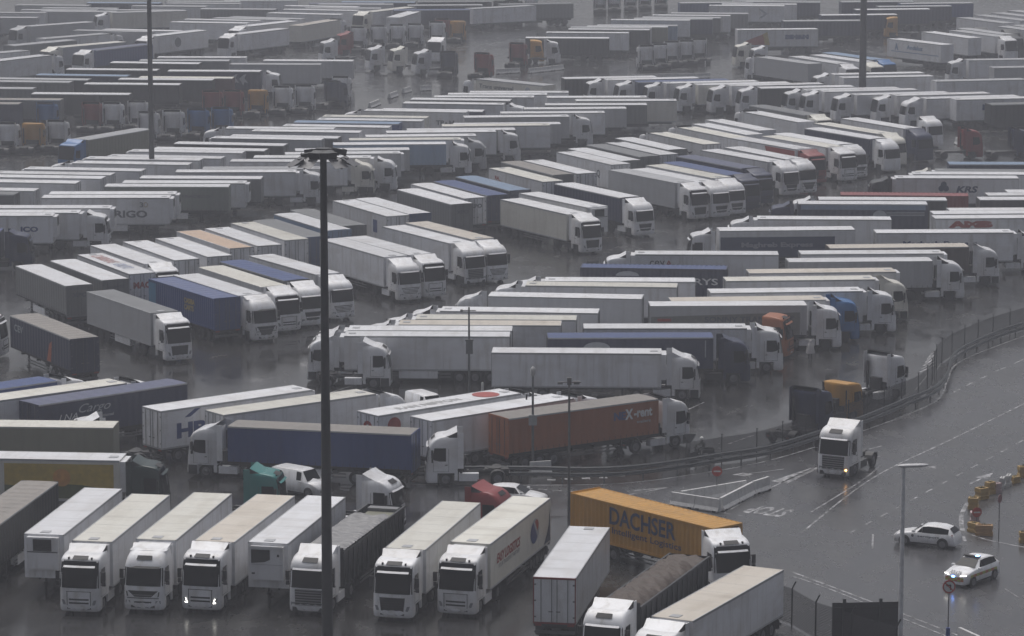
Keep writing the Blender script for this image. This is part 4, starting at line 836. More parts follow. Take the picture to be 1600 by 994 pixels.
rig(15.58,391.55,-58.9,'R','r','g','g','WvB',1,'','articulated_truck','pale grey refrigerated truck with black grille, first of its line','truck','trucks and trailers of the slanted truck line, upper right')
rig(17.98,392.93,-58.8,'R','r','W','W','Wd',1,'','articulated_truck','white box truck, fifth from the left in the slanted truck line, upper right','truck','trucks and trailers of the slanted truck line, upper right')
rig(19.92,395.23,-59.3,'R','r','W','w','Wd',1,'','articulated_truck','white box truck, sixth from the left in the slanted truck line, upper right','truck','trucks and trailers of the slanted truck line, upper right')
rig(21.95,399.23,-59.7,'R','c','N','B','Nv',1,'','articulated_truck','dark blue truck with a blue roof and dark blue cab','truck','trucks and trailers of the slanted truck line, upper right')
rig(23.77,404.17,-59.7,'R','c','N','V','Nv',1,'','articulated_truck','dark blue truck with a dull roof and dark blue cab','truck','trucks and trailers of the slanted truck line, upper right')
rig(27.12,411.40,-58.4,'R','r','W','W','WdB',1,'','articulated_truck','white box truck, ninth from the left in the slanted truck line, upper right','truck','trucks and trailers of the slanted truck line, upper right')
rig(29.75,413.62,-61.6,'R','r','W','W','WiB',1,'','articulated_truck','white box truck, tenth from the left in the slanted truck line, upper right','truck','trucks and trailers of the slanted truck line, upper right')
rig(31.31,422.42,-59.0,'R','r','W','W','Rv',1,'redstripe','articulated_truck','white trailer with a red stripe behind a red and white cab','truck','trucks and trailers of the slanted truck line, upper right')
rig(35.20,424.81,-59.4,'R','r','W','w','Wv',1,'','articulated_truck','white box truck, twelfth from the left in the slanted truck line, upper right','truck','trucks and trailers of the slanted truck line, upper right')
rig(36.84,427.98,-59.9,'R','c','N','W','Wi',1,'','articulated_truck','navy curtain-sided truck, thirteenth from the left in the slanted truck line, upper right','truck','trucks and trailers of the slanted truck line, upper right')
rig(41.34,433.99,-58.8,'R','c','N','W','WiR',2,'','articulated_truck','navy curtain-sided truck with a white roof and rounded white cab','truck','trucks and trailers of the slanted truck line, upper right')
rig(42.79,439.86,-59.5,'R','r','W','w','ws',2,'','articulated_truck','white box truck, fifteenth from the left in the slanted truck line, upper right','truck','trucks and trailers of the slanted truck line, upper right')
rig(46.72,444.47,-60.2,'R','r','W','W','Bs',2,'','articulated_truck','white trailer with a dark blue cab','truck','trucks and trailers of the slanted truck line, upper right')
rig(-57.76,348.03,-0.7,'R','c','N','B','Nv',1,'','articulated_truck','dark blue truck with a white-topped cab cut by the left edge','truck','trucks and trailers of the block around the RIGO trailer')
rig(-54.02,359.18,0.7,'R','r','W','W','-',1,'bluebar','semi_trailer','white trailer with a blue mark near its rear, left edge','trailer','trucks and trailers of the block around the RIGO trailer')
rig(-51.68,362.00,0.3,'R','r','W','W','Wv',1,'','articulated_truck','white truck with a white cab facing right, left of the RIGO trailer','truck','trucks and trailers of the block around the RIGO trailer')
rig(-48.83,365.59,0.0,'R','r','W','W','-',1,'','semi_trailer','white box trailer, fourth from the bottom in the block around the RIGO trailer','trailer','trucks and trailers of the block around the RIGO trailer')
rig(-43.39,373.24,0.5,'R','r','W','W','-',1,'rigo','semi_trailer','white trailer with grey letters RIGO and a small 30','trailer','trucks and trailers of the block around the RIGO trailer')
rig(-43.09,376.78,0.5,'R','r','W','W','-',1,'','semi_trailer','white box trailer, sixth from the bottom in the block around the RIGO trailer','trailer','trucks and trailers of the block around the RIGO trailer')
rig(-37.75,382.78,-1.3,'R','c','g2','W','-',1,'darktext','semi_trailer','grey-green curtain-sided trailer with a white roof, right of the RIGO trailer','trailer','trucks and trailers of the block around the RIGO trailer')
rig(-36.27,386.83,-1.1,'R','r','W','W','-',1,'','semi_trailer','white box trailer, eighth from the bottom in the block around the RIGO trailer','trailer','trucks and trailers of the block around the RIGO trailer')
rig(-34.68,390.15,-2.5,'R','c','G','W','-',1,'','semi_trailer','dark grey curtain-sided trailer, ninth from the bottom in the block around the RIGO trailer','trailer','trucks and trailers of the block around the RIGO trailer')
rig(-31.32,396.59,0.7,'R','r','W','W','Wv',1,'','articulated_truck','white box truck, tenth from the bottom in the block around the RIGO trailer','truck','trucks and trailers of the block around the RIGO trailer')
rig(-28.51,399.44,1.2,'R','r','g','g','-',1,'','semi_trailer','grey box trailer, eleventh from the bottom in the block around the RIGO trailer','trailer','trucks and trailers of the block around the RIGO trailer')
rig(-25.85,406.01,-1.4,'R','r','W','W','ws',1,'','articulated_truck','white box truck, twelfth from the bottom in the block around the RIGO trailer','truck','trucks and trailers of the block around the RIGO trailer')
rig(-23.35,408.81,-0.5,'R','r','W','W','Wd',1,'','articulated_truck','white box truck, thirteenth from the bottom in the block around the RIGO trailer','truck','trucks and trailers of the block around the RIGO trailer')
rig(-20.03,413.89,5.6,'R','r','g','W','-',1,'','semi_trailer','grey box trailer, first from the bottom in the block above the nearest mast','trailer','trucks and trailers of the block above the nearest mast')
rig(-19.08,417.77,4.8,'R','c','g','W','-',1,'','semi_trailer','grey curtain-sided trailer, second from the bottom in the block above the nearest mast','trailer','trucks and trailers of the block above the nearest mast')
rig(-14.83,423.51,3.4,'R','c','b2','W','Wv',1,'','articulated_truck','pale blue curtain-sided truck with a white roof and white cab','truck','trucks and trailers of the block above the nearest mast')
rig(-13.07,427.57,3.8,'R','r','W','w','gd',1,'','articulated_truck','white box truck, fourth from the bottom in the block above the nearest mast','truck','trucks and trailers of the block above the nearest mast')
rig(-11.26,431.38,5.6,'R','r','W','W','-',2,'','semi_trailer','white box trailer, fifth from the bottom in the block above the nearest mast','trailer','trucks and trailers of the block above the nearest mast')
rig(-8.84,435.46,5.4,'R','r','W','W','Wv',2,'','articulated_truck','white box truck, sixth from the bottom in the block above the nearest mast','truck','trucks and trailers of the block above the nearest mast')
rig(-6.42,439.14,4.5,'R','c','G','W','-',2,'','semi_trailer','dark grey curtain-sided trailer, seventh from the bottom in the block above the nearest mast','trailer','trucks and trailers of the block above the nearest mast')
rig(-2.04,442.33,5.1,'R','r','W','w','-',2,'','semi_trailer','white box trailer, eighth from the bottom in the block above the nearest mast','trailer','trucks and trailers of the block above the nearest mast')
rig(-0.64,445.54,5.1,'R','c','g','W','-',2,'','semi_trailer','grey curtain-sided trailer, ninth from the bottom in the block above the nearest mast','trailer','trucks and trailers of the block above the nearest mast')
rig(0.54,453.19,5.5,'R','r','g','W','Wv',2,'','articulated_truck','grey box truck, tenth from the bottom in the block above the nearest mast','truck','trucks and trailers of the block above the nearest mast')
rig(5.30,457.54,3.3,'R','r','W','W','-',2,'','semi_trailer','white box trailer, first from the bottom in the stack below the far lane','trailer','trucks and trailers of the stack below the far lane')
rig(8.31,464.18,3.7,'R','c','g','W','-',2,'','semi_trailer','grey curtain-sided trailer, second from the bottom in the stack below the far lane','trailer','trucks and trailers of the stack below the far lane')
rig(11.21,468.75,1.4,'R','c','G','W','-',2,'','semi_trailer','dark grey curtain-sided trailer, third from the bottom in the stack below the far lane','trailer','trucks and trailers of the stack below the far lane')
rig(15.37,472.52,1.4,'R','r','w','W','-',2,'','semi_trailer','cream box trailer, fourth from the bottom in the stack below the far lane','trailer','trucks and trailers of the stack below the far lane')
rig(11.54,477.19,1.5,'R','r','W','W','-',2,'','semi_trailer','white box trailer, fifth from the bottom in the stack below the far lane','trailer','trucks and trailers of the stack below the far lane')
rig(-3.79,477.26,-0.8,'R','r','W','W','-',2,'','semi_trailer','white box trailer, sixth from the bottom in the stack below the far lane','trailer','trucks and trailers of the stack below the far lane')
rig(-1.98,480.68,-0.6,'R','r','W','W','-',2,'','semi_trailer','white box trailer, seventh from the bottom in the stack below the far lane','trailer','trucks and trailers of the stack below the far lane')
rig(0.99,483.47,-0.3,'R','r','W','W','-',2,'','semi_trailer','white box trailer, eighth from the bottom in the stack below the far lane','trailer','trucks and trailers of the stack below the far lane')
rig(-25.55,435.52,172.6,'L','r','W','W','-',2,'','semi_trailer','white box trailer, first from the bottom in the stack left of trailer TP&H','trailer','trucks and trailers of the stack left of trailer TP&H')
rig(-29.03,438.88,175.0,'L','r','W','W','Wv',2,'','articulated_truck','white box truck, second from the bottom in the stack left of trailer TP&H','truck','trucks and trailers of the stack left of trailer TP&H')
rig(-22.08,441.91,171.8,'L','r','W','W','-',2,'','semi_trailer','white box trailer, third from the bottom in the stack left of trailer TP&H','trailer','trucks and trailers of the stack left of trailer TP&H')
rig(-20.94,446.40,171.8,'L','c','B','b','-',2,'','semi_trailer','blue trailer with a pale blue roof among white trailers','trailer','trucks and trailers of the stack left of trailer TP&H')
rig(-18.13,448.83,172.2,'L','r','W','W','-',2,'','semi_trailer','white box trailer, fifth from the bottom in the stack left of trailer TP&H','trailer','trucks and trailers of the stack left of trailer TP&H')
rig(-17.62,452.10,172.5,'L','r','w','w','-',2,'','semi_trailer','cream box trailer, sixth from the bottom in the stack left of trailer TP&H','trailer','trucks and trailers of the stack left of trailer TP&H')
rig(-12.54,459.12,170.4,'L','r','W','W','Wv',2,'tph','articulated_truck','white trailer lettered TP&H','truck','trucks and trailers of the stack left of trailer TP&H')
rig(-10.43,461.74,-8.6,'R','c','N','W','-',2,'','semi_trailer','navy-sided trailer with a white roof in the long side-on block','trailer','trucks and trailers of the stack left of trailer TP&H')
rig(-7.77,469.29,-7.5,'R','r','W','W','Wv',2,'','articulated_truck','white box truck, ninth from the bottom in the stack left of trailer TP&H','truck','trucks and trailers of the stack left of trailer TP&H')
rig(-6.84,473.73,-7.9,'R','c','D','W','-',2,'','semi_trailer','black curtain-sided trailer, tenth from the bottom in the stack left of trailer TP&H','trailer','trucks and trailers of the stack left of trailer TP&H')
rig(0.48,497.51,134.2,'L','r','w','g','Wv',2,'trans','articulated_truck','cream trailer lettered Trans universal at the far lane','truck',None)
rig(-60.23,377.18,173.6,'L','r','G','G','-',1,'','semi_trailer','dark grey box trailer, first from the bottom in the stack by the far-left mast','trailer','trucks and trailers of the stack by the far-left mast')
rig(-58.57,380.80,173.4,'L','r','W','W','-',1,'','semi_trailer','white box trailer, second from the bottom in the stack by the far-left mast','trailer','trucks and trailers of the stack by the far-left mast')
rig(-54.78,387.13,171.9,'L','r','W','W','-',1,'','semi_trailer','white box trailer, third from the bottom in the stack by the far-left mast','trailer','trucks and trailers of the stack by the far-left mast')
rig(-52.40,390.85,172.5,'L','r','W','W','-',1,'','semi_trailer','white box trailer, fourth from the bottom in the stack by the far-left mast','trailer','trucks and trailers of the stack by the far-left mast')
rig(-51.68,393.74,172.4,'L','r','W','W','-',1,'','semi_trailer','white box trailer, fifth from the bottom in the stack by the far-left mast','trailer','trucks and trailers of the stack by the far-left mast')
rig(-48.67,398.07,171.7,'L','r','W','W','-',1,'','semi_trailer','white box trailer, sixth from the bottom in the stack by the far-left mast','trailer','trucks and trailers of the stack by the far-left mast')
rig(-43.86,403.47,172.8,'L','r','W','W','Wv',1,'','articulated_truck','white box truck, seventh from the bottom in the stack by the far-left mast','truck','trucks and trailers of the stack by the far-left mast')
rig(-42.93,407.73,172.3,'L','r','W','W','-',1,'','semi_trailer','white box trailer, eighth from the bottom in the stack by the far-left mast','trailer','trucks and trailers of the stack by the far-left mast')
rig(-40.60,410.29,171.2,'L','r','W','W','-',1,'','semi_trailer','white box trailer, ninth from the bottom in the stack by the far-left mast','trailer','trucks and trailers of the stack by the far-left mast')
rig(-38.56,414.86,172.8,'L','r','W','W','-',1,'','semi_trailer','white box trailer, tenth from the bottom in the stack by the far-left mast','trailer','trucks and trailers of the stack by the far-left mast')
rig(-36.01,418.05,171.8,'L','c','D','W','-',1,'','semi_trailer','black curtain-sided trailer, eleventh from the bottom in the stack by the far-left mast','trailer','trucks and trailers of the stack by the far-left mast')
rig(-33.92,422.13,170.4,'L','c','D','W','-',1,'','semi_trailer','black curtain-sided trailer, twelfth from the bottom in the stack by the far-left mast','trailer','trucks and trailers of the stack by the far-left mast')
rig(-29.88,428.10,170.8,'L','r','g','W','-',1,'','semi_trailer','grey box trailer, thirteenth from the bottom in the stack by the far-left mast','trailer','trucks and trailers of the stack by the far-left mast')
rig(-27.93,431.24,170.8,'L','c','D','W','-',2,'','semi_trailer','black curtain-sided trailer, fourteenth from the bottom in the stack by the far-left mast','trailer','trucks and trailers of the stack by the far-left mast')
rig(-49.50,433.13,241.0,'L','c','U','g','Cv',2,'','articulated_truck','grey-brown trailer with a bright blue cab left of the far mast','truck',None)
rig(-72.56,469.46,-3.4,'R','c','N','T','-',2,'','semi_trailer','navy curtain-sided trailer, first from the bottom in the dark block, upper left','trailer','trucks and trailers of the dark block, upper left')
rig(-67.63,474.05,-2.9,'R','c','G','T','-',2,'','semi_trailer','dark grey trailer with a dirty tan roof at the left edge of the dark block','trailer','trucks and trailers of the dark block, upper left')
rig(-59.30,483.04,-4.6,'R','c','D','W','-',2,'','semi_trailer','black curtain-sided trailer with white roof, third from the bottom in the dark block, upper left','trailer','trucks and trailers of the dark block, upper left')
rig(-73.48,490.54,-5.6,'R','c','G','g','-',2,'','semi_trailer','dark grey curtain-sided trailer, fourth from the bottom in the dark block, upper left','trailer','trucks and trailers of the dark block, upper left')
rig(-53.49,494.95,-4.7,'R','c','D','W','-',2,'','semi_trailer','black curtain-sided trailer with white roof, fifth from the bottom in the dark block, upper left','trailer','trucks and trailers of the dark block, upper left')
rig(-69.46,500.09,-6.9,'R','c','G','g','-',2,'','semi_trailer','dark grey curtain-sided trailer, sixth from the bottom in the dark block, upper left','trailer','trucks and trailers of the dark block, upper left')
rig(-49.48,502.49,-4.7,'R','c','D','W','-',2,'','semi_trailer','black curtain-sided trailer with white roof, seventh from the bottom in the dark block, upper left','trailer','trucks and trailers of the dark block, upper left')
rig(-67.18,502.80,-7.8,'R','c','D','g','-',2,'','semi_trailer','black curtain-sided trailer with grey roof, eighth from the bottom in the dark block, upper left','trailer','trucks and trailers of the dark block, upper left')
rig(-46.83,505.05,-4.7,'R','c','R3','w','-',2,'','semi_trailer','dark maroon trailer in the dark block','trailer','trucks and trailers of the dark block, upper left')
rig(-62.18,508.91,-8.0,'R','c','N','b','-',2,'','semi_trailer','navy trailer with a pale blue roof in the dark block','trailer','trucks and trailers of the dark block, upper left')
rig(-58.71,516.35,-6.4,'R','c','D','W','-',2,'','semi_trailer','black curtain-sided trailer with white roof, eleventh from the bottom in the dark block, upper left','trailer','trucks and trailers of the dark block, upper left')
rig(-53.51,527.61,-8.4,'R','c','D','W','-',2,'','semi_trailer','black curtain-sided trailer with white roof, twelfth from the bottom in the dark block, upper left','trailer','trucks and trailers of the dark block, upper left')
rig(-43.55,514.24,-2.5,'R','c','N','W','Wv',2,'animal','articulated_truck','navy truck with a white bird emblem and white cab','truck','trucks and trailers of the pale block, upper left')
rig(-35.37,525.27,-3.4,'R','r','g','g','-',2,'','semi_trailer','grey box trailer, second from the bottom in the pale block, upper left','trailer','trucks and trailers of the pale block, upper left')
rig(-30.74,531.06,-3.4,'R','c','g','W','-',2,'','semi_trailer','grey curtain-sided trailer with white roof, third from the bottom in the pale block, upper left','trailer','trucks and trailers of the pale block, upper left')
rig(-49.51,531.20,-2.1,'R','c','G','g','-',2,'','semi_trailer','dark grey curtain-sided trailer, fourth from the bottom in the pale block, upper left','trailer','trucks and trailers of the pale block, upper left')
rig(-47.42,537.31,-1.3,'R','r','W','W','-',2,'','semi_trailer','white box trailer, fifth from the bottom in the pale block, upper left','trailer','trucks and trailers of the pale block, upper left')
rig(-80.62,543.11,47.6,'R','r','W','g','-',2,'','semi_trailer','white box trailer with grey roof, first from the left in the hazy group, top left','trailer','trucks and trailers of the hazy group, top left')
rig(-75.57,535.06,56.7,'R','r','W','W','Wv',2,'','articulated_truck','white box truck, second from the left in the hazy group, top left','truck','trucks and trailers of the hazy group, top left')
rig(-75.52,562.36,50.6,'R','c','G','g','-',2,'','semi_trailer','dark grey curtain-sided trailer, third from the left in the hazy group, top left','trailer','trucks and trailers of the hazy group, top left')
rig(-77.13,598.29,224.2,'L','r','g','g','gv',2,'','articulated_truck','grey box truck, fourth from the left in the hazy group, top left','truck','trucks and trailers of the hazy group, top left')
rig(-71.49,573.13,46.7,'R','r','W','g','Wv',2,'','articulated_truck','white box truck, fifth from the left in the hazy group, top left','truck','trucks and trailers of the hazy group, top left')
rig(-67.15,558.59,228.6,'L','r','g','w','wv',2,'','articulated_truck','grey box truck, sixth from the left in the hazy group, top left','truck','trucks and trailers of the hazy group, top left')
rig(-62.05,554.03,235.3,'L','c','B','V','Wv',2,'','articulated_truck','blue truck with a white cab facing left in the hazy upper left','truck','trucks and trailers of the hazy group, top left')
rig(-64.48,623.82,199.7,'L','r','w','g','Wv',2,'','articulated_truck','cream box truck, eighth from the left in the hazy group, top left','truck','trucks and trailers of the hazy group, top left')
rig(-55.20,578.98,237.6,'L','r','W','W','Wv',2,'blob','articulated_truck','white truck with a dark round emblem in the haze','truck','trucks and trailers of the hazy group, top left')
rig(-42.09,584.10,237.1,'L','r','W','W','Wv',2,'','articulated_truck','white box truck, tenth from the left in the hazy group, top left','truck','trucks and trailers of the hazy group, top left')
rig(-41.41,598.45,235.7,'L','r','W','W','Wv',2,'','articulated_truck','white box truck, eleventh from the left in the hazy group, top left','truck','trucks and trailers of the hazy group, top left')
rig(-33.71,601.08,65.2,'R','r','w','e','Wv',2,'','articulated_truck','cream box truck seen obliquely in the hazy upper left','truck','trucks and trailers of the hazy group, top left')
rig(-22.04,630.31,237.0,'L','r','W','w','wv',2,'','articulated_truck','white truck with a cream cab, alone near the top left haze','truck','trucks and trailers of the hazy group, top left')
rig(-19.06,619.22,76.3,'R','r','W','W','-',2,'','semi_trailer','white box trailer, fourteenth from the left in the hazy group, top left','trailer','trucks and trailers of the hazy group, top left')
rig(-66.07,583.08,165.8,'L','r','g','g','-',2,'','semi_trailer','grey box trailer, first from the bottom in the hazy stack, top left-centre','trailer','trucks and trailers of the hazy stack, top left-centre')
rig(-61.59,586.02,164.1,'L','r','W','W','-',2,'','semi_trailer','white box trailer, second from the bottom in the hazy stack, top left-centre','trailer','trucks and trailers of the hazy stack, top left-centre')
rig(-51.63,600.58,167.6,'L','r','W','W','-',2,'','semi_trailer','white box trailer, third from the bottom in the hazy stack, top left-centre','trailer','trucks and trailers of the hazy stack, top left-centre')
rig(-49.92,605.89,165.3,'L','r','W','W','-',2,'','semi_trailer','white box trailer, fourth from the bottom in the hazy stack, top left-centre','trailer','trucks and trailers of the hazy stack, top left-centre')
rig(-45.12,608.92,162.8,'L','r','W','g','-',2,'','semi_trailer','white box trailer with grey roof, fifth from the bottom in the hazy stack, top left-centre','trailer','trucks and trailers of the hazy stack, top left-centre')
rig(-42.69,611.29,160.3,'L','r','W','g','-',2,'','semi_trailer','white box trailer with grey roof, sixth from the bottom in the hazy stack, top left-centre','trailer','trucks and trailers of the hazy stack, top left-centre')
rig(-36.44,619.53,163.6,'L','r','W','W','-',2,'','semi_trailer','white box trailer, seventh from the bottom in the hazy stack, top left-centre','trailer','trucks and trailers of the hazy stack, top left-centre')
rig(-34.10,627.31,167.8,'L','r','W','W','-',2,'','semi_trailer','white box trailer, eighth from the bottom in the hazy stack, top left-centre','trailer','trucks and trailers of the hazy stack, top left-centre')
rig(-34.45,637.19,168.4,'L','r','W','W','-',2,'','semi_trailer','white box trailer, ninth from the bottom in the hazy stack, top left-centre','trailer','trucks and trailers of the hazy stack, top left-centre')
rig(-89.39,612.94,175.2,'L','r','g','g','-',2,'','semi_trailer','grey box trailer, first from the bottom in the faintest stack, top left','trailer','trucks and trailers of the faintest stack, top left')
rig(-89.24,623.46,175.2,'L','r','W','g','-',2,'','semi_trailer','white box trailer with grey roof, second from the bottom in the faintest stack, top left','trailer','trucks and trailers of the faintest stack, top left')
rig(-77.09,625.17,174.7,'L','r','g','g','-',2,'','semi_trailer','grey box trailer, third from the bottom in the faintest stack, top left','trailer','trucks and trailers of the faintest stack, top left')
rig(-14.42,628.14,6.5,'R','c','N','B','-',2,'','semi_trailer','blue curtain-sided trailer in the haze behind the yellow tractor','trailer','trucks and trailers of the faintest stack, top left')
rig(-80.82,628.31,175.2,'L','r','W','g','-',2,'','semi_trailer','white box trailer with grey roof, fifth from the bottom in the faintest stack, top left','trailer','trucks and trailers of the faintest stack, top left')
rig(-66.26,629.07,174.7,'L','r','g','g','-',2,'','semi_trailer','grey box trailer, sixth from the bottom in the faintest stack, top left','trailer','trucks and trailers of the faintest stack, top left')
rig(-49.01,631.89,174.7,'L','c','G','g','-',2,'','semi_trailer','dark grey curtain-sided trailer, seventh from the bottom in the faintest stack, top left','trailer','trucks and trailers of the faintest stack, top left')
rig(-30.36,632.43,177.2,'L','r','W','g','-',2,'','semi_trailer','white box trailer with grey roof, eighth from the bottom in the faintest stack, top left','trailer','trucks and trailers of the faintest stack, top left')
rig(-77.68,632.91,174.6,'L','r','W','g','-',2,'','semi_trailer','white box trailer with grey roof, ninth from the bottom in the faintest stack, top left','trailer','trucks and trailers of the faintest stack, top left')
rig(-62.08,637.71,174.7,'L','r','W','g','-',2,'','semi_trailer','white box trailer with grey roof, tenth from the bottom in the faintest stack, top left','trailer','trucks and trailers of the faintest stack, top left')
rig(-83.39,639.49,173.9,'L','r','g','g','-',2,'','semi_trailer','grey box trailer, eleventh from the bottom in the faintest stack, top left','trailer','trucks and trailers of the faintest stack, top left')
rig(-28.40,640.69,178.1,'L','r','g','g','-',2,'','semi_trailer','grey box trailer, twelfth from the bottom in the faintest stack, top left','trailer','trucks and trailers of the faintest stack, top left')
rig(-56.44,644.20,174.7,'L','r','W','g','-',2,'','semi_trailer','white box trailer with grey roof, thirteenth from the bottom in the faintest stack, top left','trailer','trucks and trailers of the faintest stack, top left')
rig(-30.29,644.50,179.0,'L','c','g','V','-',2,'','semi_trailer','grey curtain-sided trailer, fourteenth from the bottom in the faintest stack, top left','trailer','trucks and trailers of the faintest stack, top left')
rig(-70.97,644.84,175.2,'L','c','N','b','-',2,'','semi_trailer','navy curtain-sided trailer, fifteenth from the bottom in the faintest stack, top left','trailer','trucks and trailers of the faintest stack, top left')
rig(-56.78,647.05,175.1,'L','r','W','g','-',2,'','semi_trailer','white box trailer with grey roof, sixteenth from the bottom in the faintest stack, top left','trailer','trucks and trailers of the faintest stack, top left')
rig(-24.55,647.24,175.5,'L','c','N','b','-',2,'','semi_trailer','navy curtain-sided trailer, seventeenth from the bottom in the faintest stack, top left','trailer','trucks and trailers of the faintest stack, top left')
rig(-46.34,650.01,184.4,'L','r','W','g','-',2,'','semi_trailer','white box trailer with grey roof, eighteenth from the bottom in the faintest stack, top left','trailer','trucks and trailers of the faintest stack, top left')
rig(9.03,572.13,176.5,'L','c','D','W','-',2,'','semi_trailer','black-sided trailer with a white roof behind the yellow tractor','trailer','trucks and trailers of the hazy staggered row, top centre')
rig(12.48,579.91,175.3,'L','r','W','W','-',2,'','semi_trailer','white box trailer, second from the left in the hazy staggered row, top centre','trailer','trucks and trailers of the hazy staggered row, top centre')
rig(16.24,587.11,174.5,'L','c','D','W','-',2,'','semi_trailer','black curtain-sided trailer, third from the left in the hazy staggered row, top centre','trailer','trucks and trailers of the hazy staggered row, top centre')
rig(16.66,591.39,175.7,'L','r','W','g','-',2,'','semi_trailer','white box trailer, fourth from the left in the hazy staggered row, top centre','trailer','trucks and trailers of the hazy staggered row, top centre')
rig(19.51,593.97,175.3,'L','c','U','W','-',2,'','semi_trailer','olive grey curtain-sided trailer, fifth from the left in the hazy staggered row, top centre','trailer','trucks and trailers of the hazy staggered row, top centre')
rig(21.26,596.64,175.7,'L','c','b','g','-',2,'','semi_trailer','pale blue curtain-sided trailer, sixth from the left in the hazy staggered row, top centre','trailer','trucks and trailers of the hazy staggered row, top centre')
rig(23.88,605.97,176.1,'L','r','W','W','-',2,'','semi_trailer','white box trailer, seventh from the left in the hazy staggered row, top centre','trailer','trucks and trailers of the hazy staggered row, top centre')
rig(27.91,608.50,175.2,'L','c','N','g','-',2,'','semi_trailer','blue trailer in the hazy staggered row at the top centre','trailer','trucks and trailers of the hazy staggered row, top centre')
rig(29.54,612.61,175.6,'L','c','G','g','-',2,'','semi_trailer','dark grey curtain-sided trailer, ninth from the left in the hazy staggered row, top centre','trailer','trucks and trailers of the hazy staggered row, top centre')
rig(31.45,616.26,174.4,'L','r','W','W','-',2,'','semi_trailer','white box trailer, tenth from the left in the hazy staggered row, top centre','trailer','trucks and trailers of the hazy staggered row, top centre')
rig(34.92,621.35,174.8,'L','c','G','g','-',2,'','semi_trailer','dark grey curtain-sided trailer, eleventh from the left in the hazy staggered row, top centre','trailer','trucks and trailers of the hazy staggered row, top centre')
rig(42.53,637.24,175.2,'L','r','W','W','-',2,'arrow','semi_trailer','white trailer with a grey arrow emblem','trailer','trucks and trailers of the hazy staggered row, top centre')
rig(45.16,642.27,178.6,'L','r','W','W','-',2,'','semi_trailer','white box trailer, thirteenth from the left in the hazy staggered row, top centre','trailer','trucks and trailers of the hazy staggered row, top centre')
rig(49.94,648.12,174.7,'L','c','N','g','-',2,'','semi_trailer','navy curtain-sided trailer, fourteenth from the left in the hazy staggered row, top centre','trailer','trucks and trailers of the hazy staggered row, top centre')
rig(44.16,586.50,186.3,'L','r','W','W','-',2,'bim','semi_trailer','white trailer with blue letters BIM&M and a red and yellow swoosh','trailer','trucks and trailers of the hazy navy block, top right')
rig(53.29,605.38,184.8,'L','c','N','g','-',2,'','semi_trailer','navy curtain-sided trailer, second from the bottom in the hazy navy block, top right','trailer','trucks and trailers of the hazy navy block, top right')
rig(60.76,617.74,187.7,'L','c','N','W','-',2,'','semi_trailer','navy curtain-sided trailer, third from the bottom in the hazy navy block, top right','trailer','trucks and trailers of the hazy navy block, top right')
rig(68.00,630.40,187.3,'L','c','N','W','-',2,'','semi_trailer','navy curtain-sided trailer, fourth from the bottom in the hazy navy block, top right','trailer','trucks and trailers of the hazy navy block, top right')
rig(72.68,636.95,188.2,'L','c','N','g','-',2,'','semi_trailer','navy curtain-sided trailer, fifth from the bottom in the hazy navy block, top right','trailer','trucks and trailers of the hazy navy block, top right')
rig(77.58,644.61,188.2,'L','c','B','g','-',2,'','semi_trailer','blue curtain-sided trailer, sixth from the bottom in the hazy navy block, top right','trailer','trucks and trailers of the hazy navy block, top right')
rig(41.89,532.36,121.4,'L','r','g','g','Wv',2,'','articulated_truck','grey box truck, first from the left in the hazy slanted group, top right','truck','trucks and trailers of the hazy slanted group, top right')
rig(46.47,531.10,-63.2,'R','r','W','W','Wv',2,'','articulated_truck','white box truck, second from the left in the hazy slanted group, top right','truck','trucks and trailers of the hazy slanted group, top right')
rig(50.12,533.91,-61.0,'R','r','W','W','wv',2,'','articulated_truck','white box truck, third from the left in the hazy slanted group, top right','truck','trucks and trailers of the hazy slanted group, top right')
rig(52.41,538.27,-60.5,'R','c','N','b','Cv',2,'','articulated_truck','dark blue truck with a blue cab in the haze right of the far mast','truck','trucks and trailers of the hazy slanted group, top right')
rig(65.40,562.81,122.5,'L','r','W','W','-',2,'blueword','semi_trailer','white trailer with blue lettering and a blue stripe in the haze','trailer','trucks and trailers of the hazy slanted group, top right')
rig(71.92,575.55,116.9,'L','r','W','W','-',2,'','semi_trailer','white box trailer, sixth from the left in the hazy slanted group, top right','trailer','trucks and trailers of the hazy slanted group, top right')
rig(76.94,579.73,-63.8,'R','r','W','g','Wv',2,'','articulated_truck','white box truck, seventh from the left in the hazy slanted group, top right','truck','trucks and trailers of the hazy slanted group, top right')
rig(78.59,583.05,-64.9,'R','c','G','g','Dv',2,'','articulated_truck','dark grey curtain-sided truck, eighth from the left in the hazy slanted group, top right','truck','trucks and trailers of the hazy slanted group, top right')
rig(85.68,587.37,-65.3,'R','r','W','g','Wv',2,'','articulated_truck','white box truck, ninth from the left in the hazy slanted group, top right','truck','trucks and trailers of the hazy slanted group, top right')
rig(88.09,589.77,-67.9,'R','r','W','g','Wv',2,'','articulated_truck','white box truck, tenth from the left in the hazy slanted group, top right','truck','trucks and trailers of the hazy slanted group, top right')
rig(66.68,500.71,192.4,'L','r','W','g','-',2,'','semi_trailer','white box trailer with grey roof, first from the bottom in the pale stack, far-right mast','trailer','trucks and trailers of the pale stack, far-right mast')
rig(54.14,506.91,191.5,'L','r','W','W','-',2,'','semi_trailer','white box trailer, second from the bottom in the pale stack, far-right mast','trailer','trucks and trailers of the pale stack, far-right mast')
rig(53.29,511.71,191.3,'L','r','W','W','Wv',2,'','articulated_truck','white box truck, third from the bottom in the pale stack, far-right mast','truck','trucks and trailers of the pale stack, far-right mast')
rig(77.79,521.16,189.5,'L','r','g','g','-',2,'','semi_trailer','grey box trailer, fourth from the bottom in the pale stack, far-right mast','trailer','trucks and trailers of the pale stack, far-right mast')
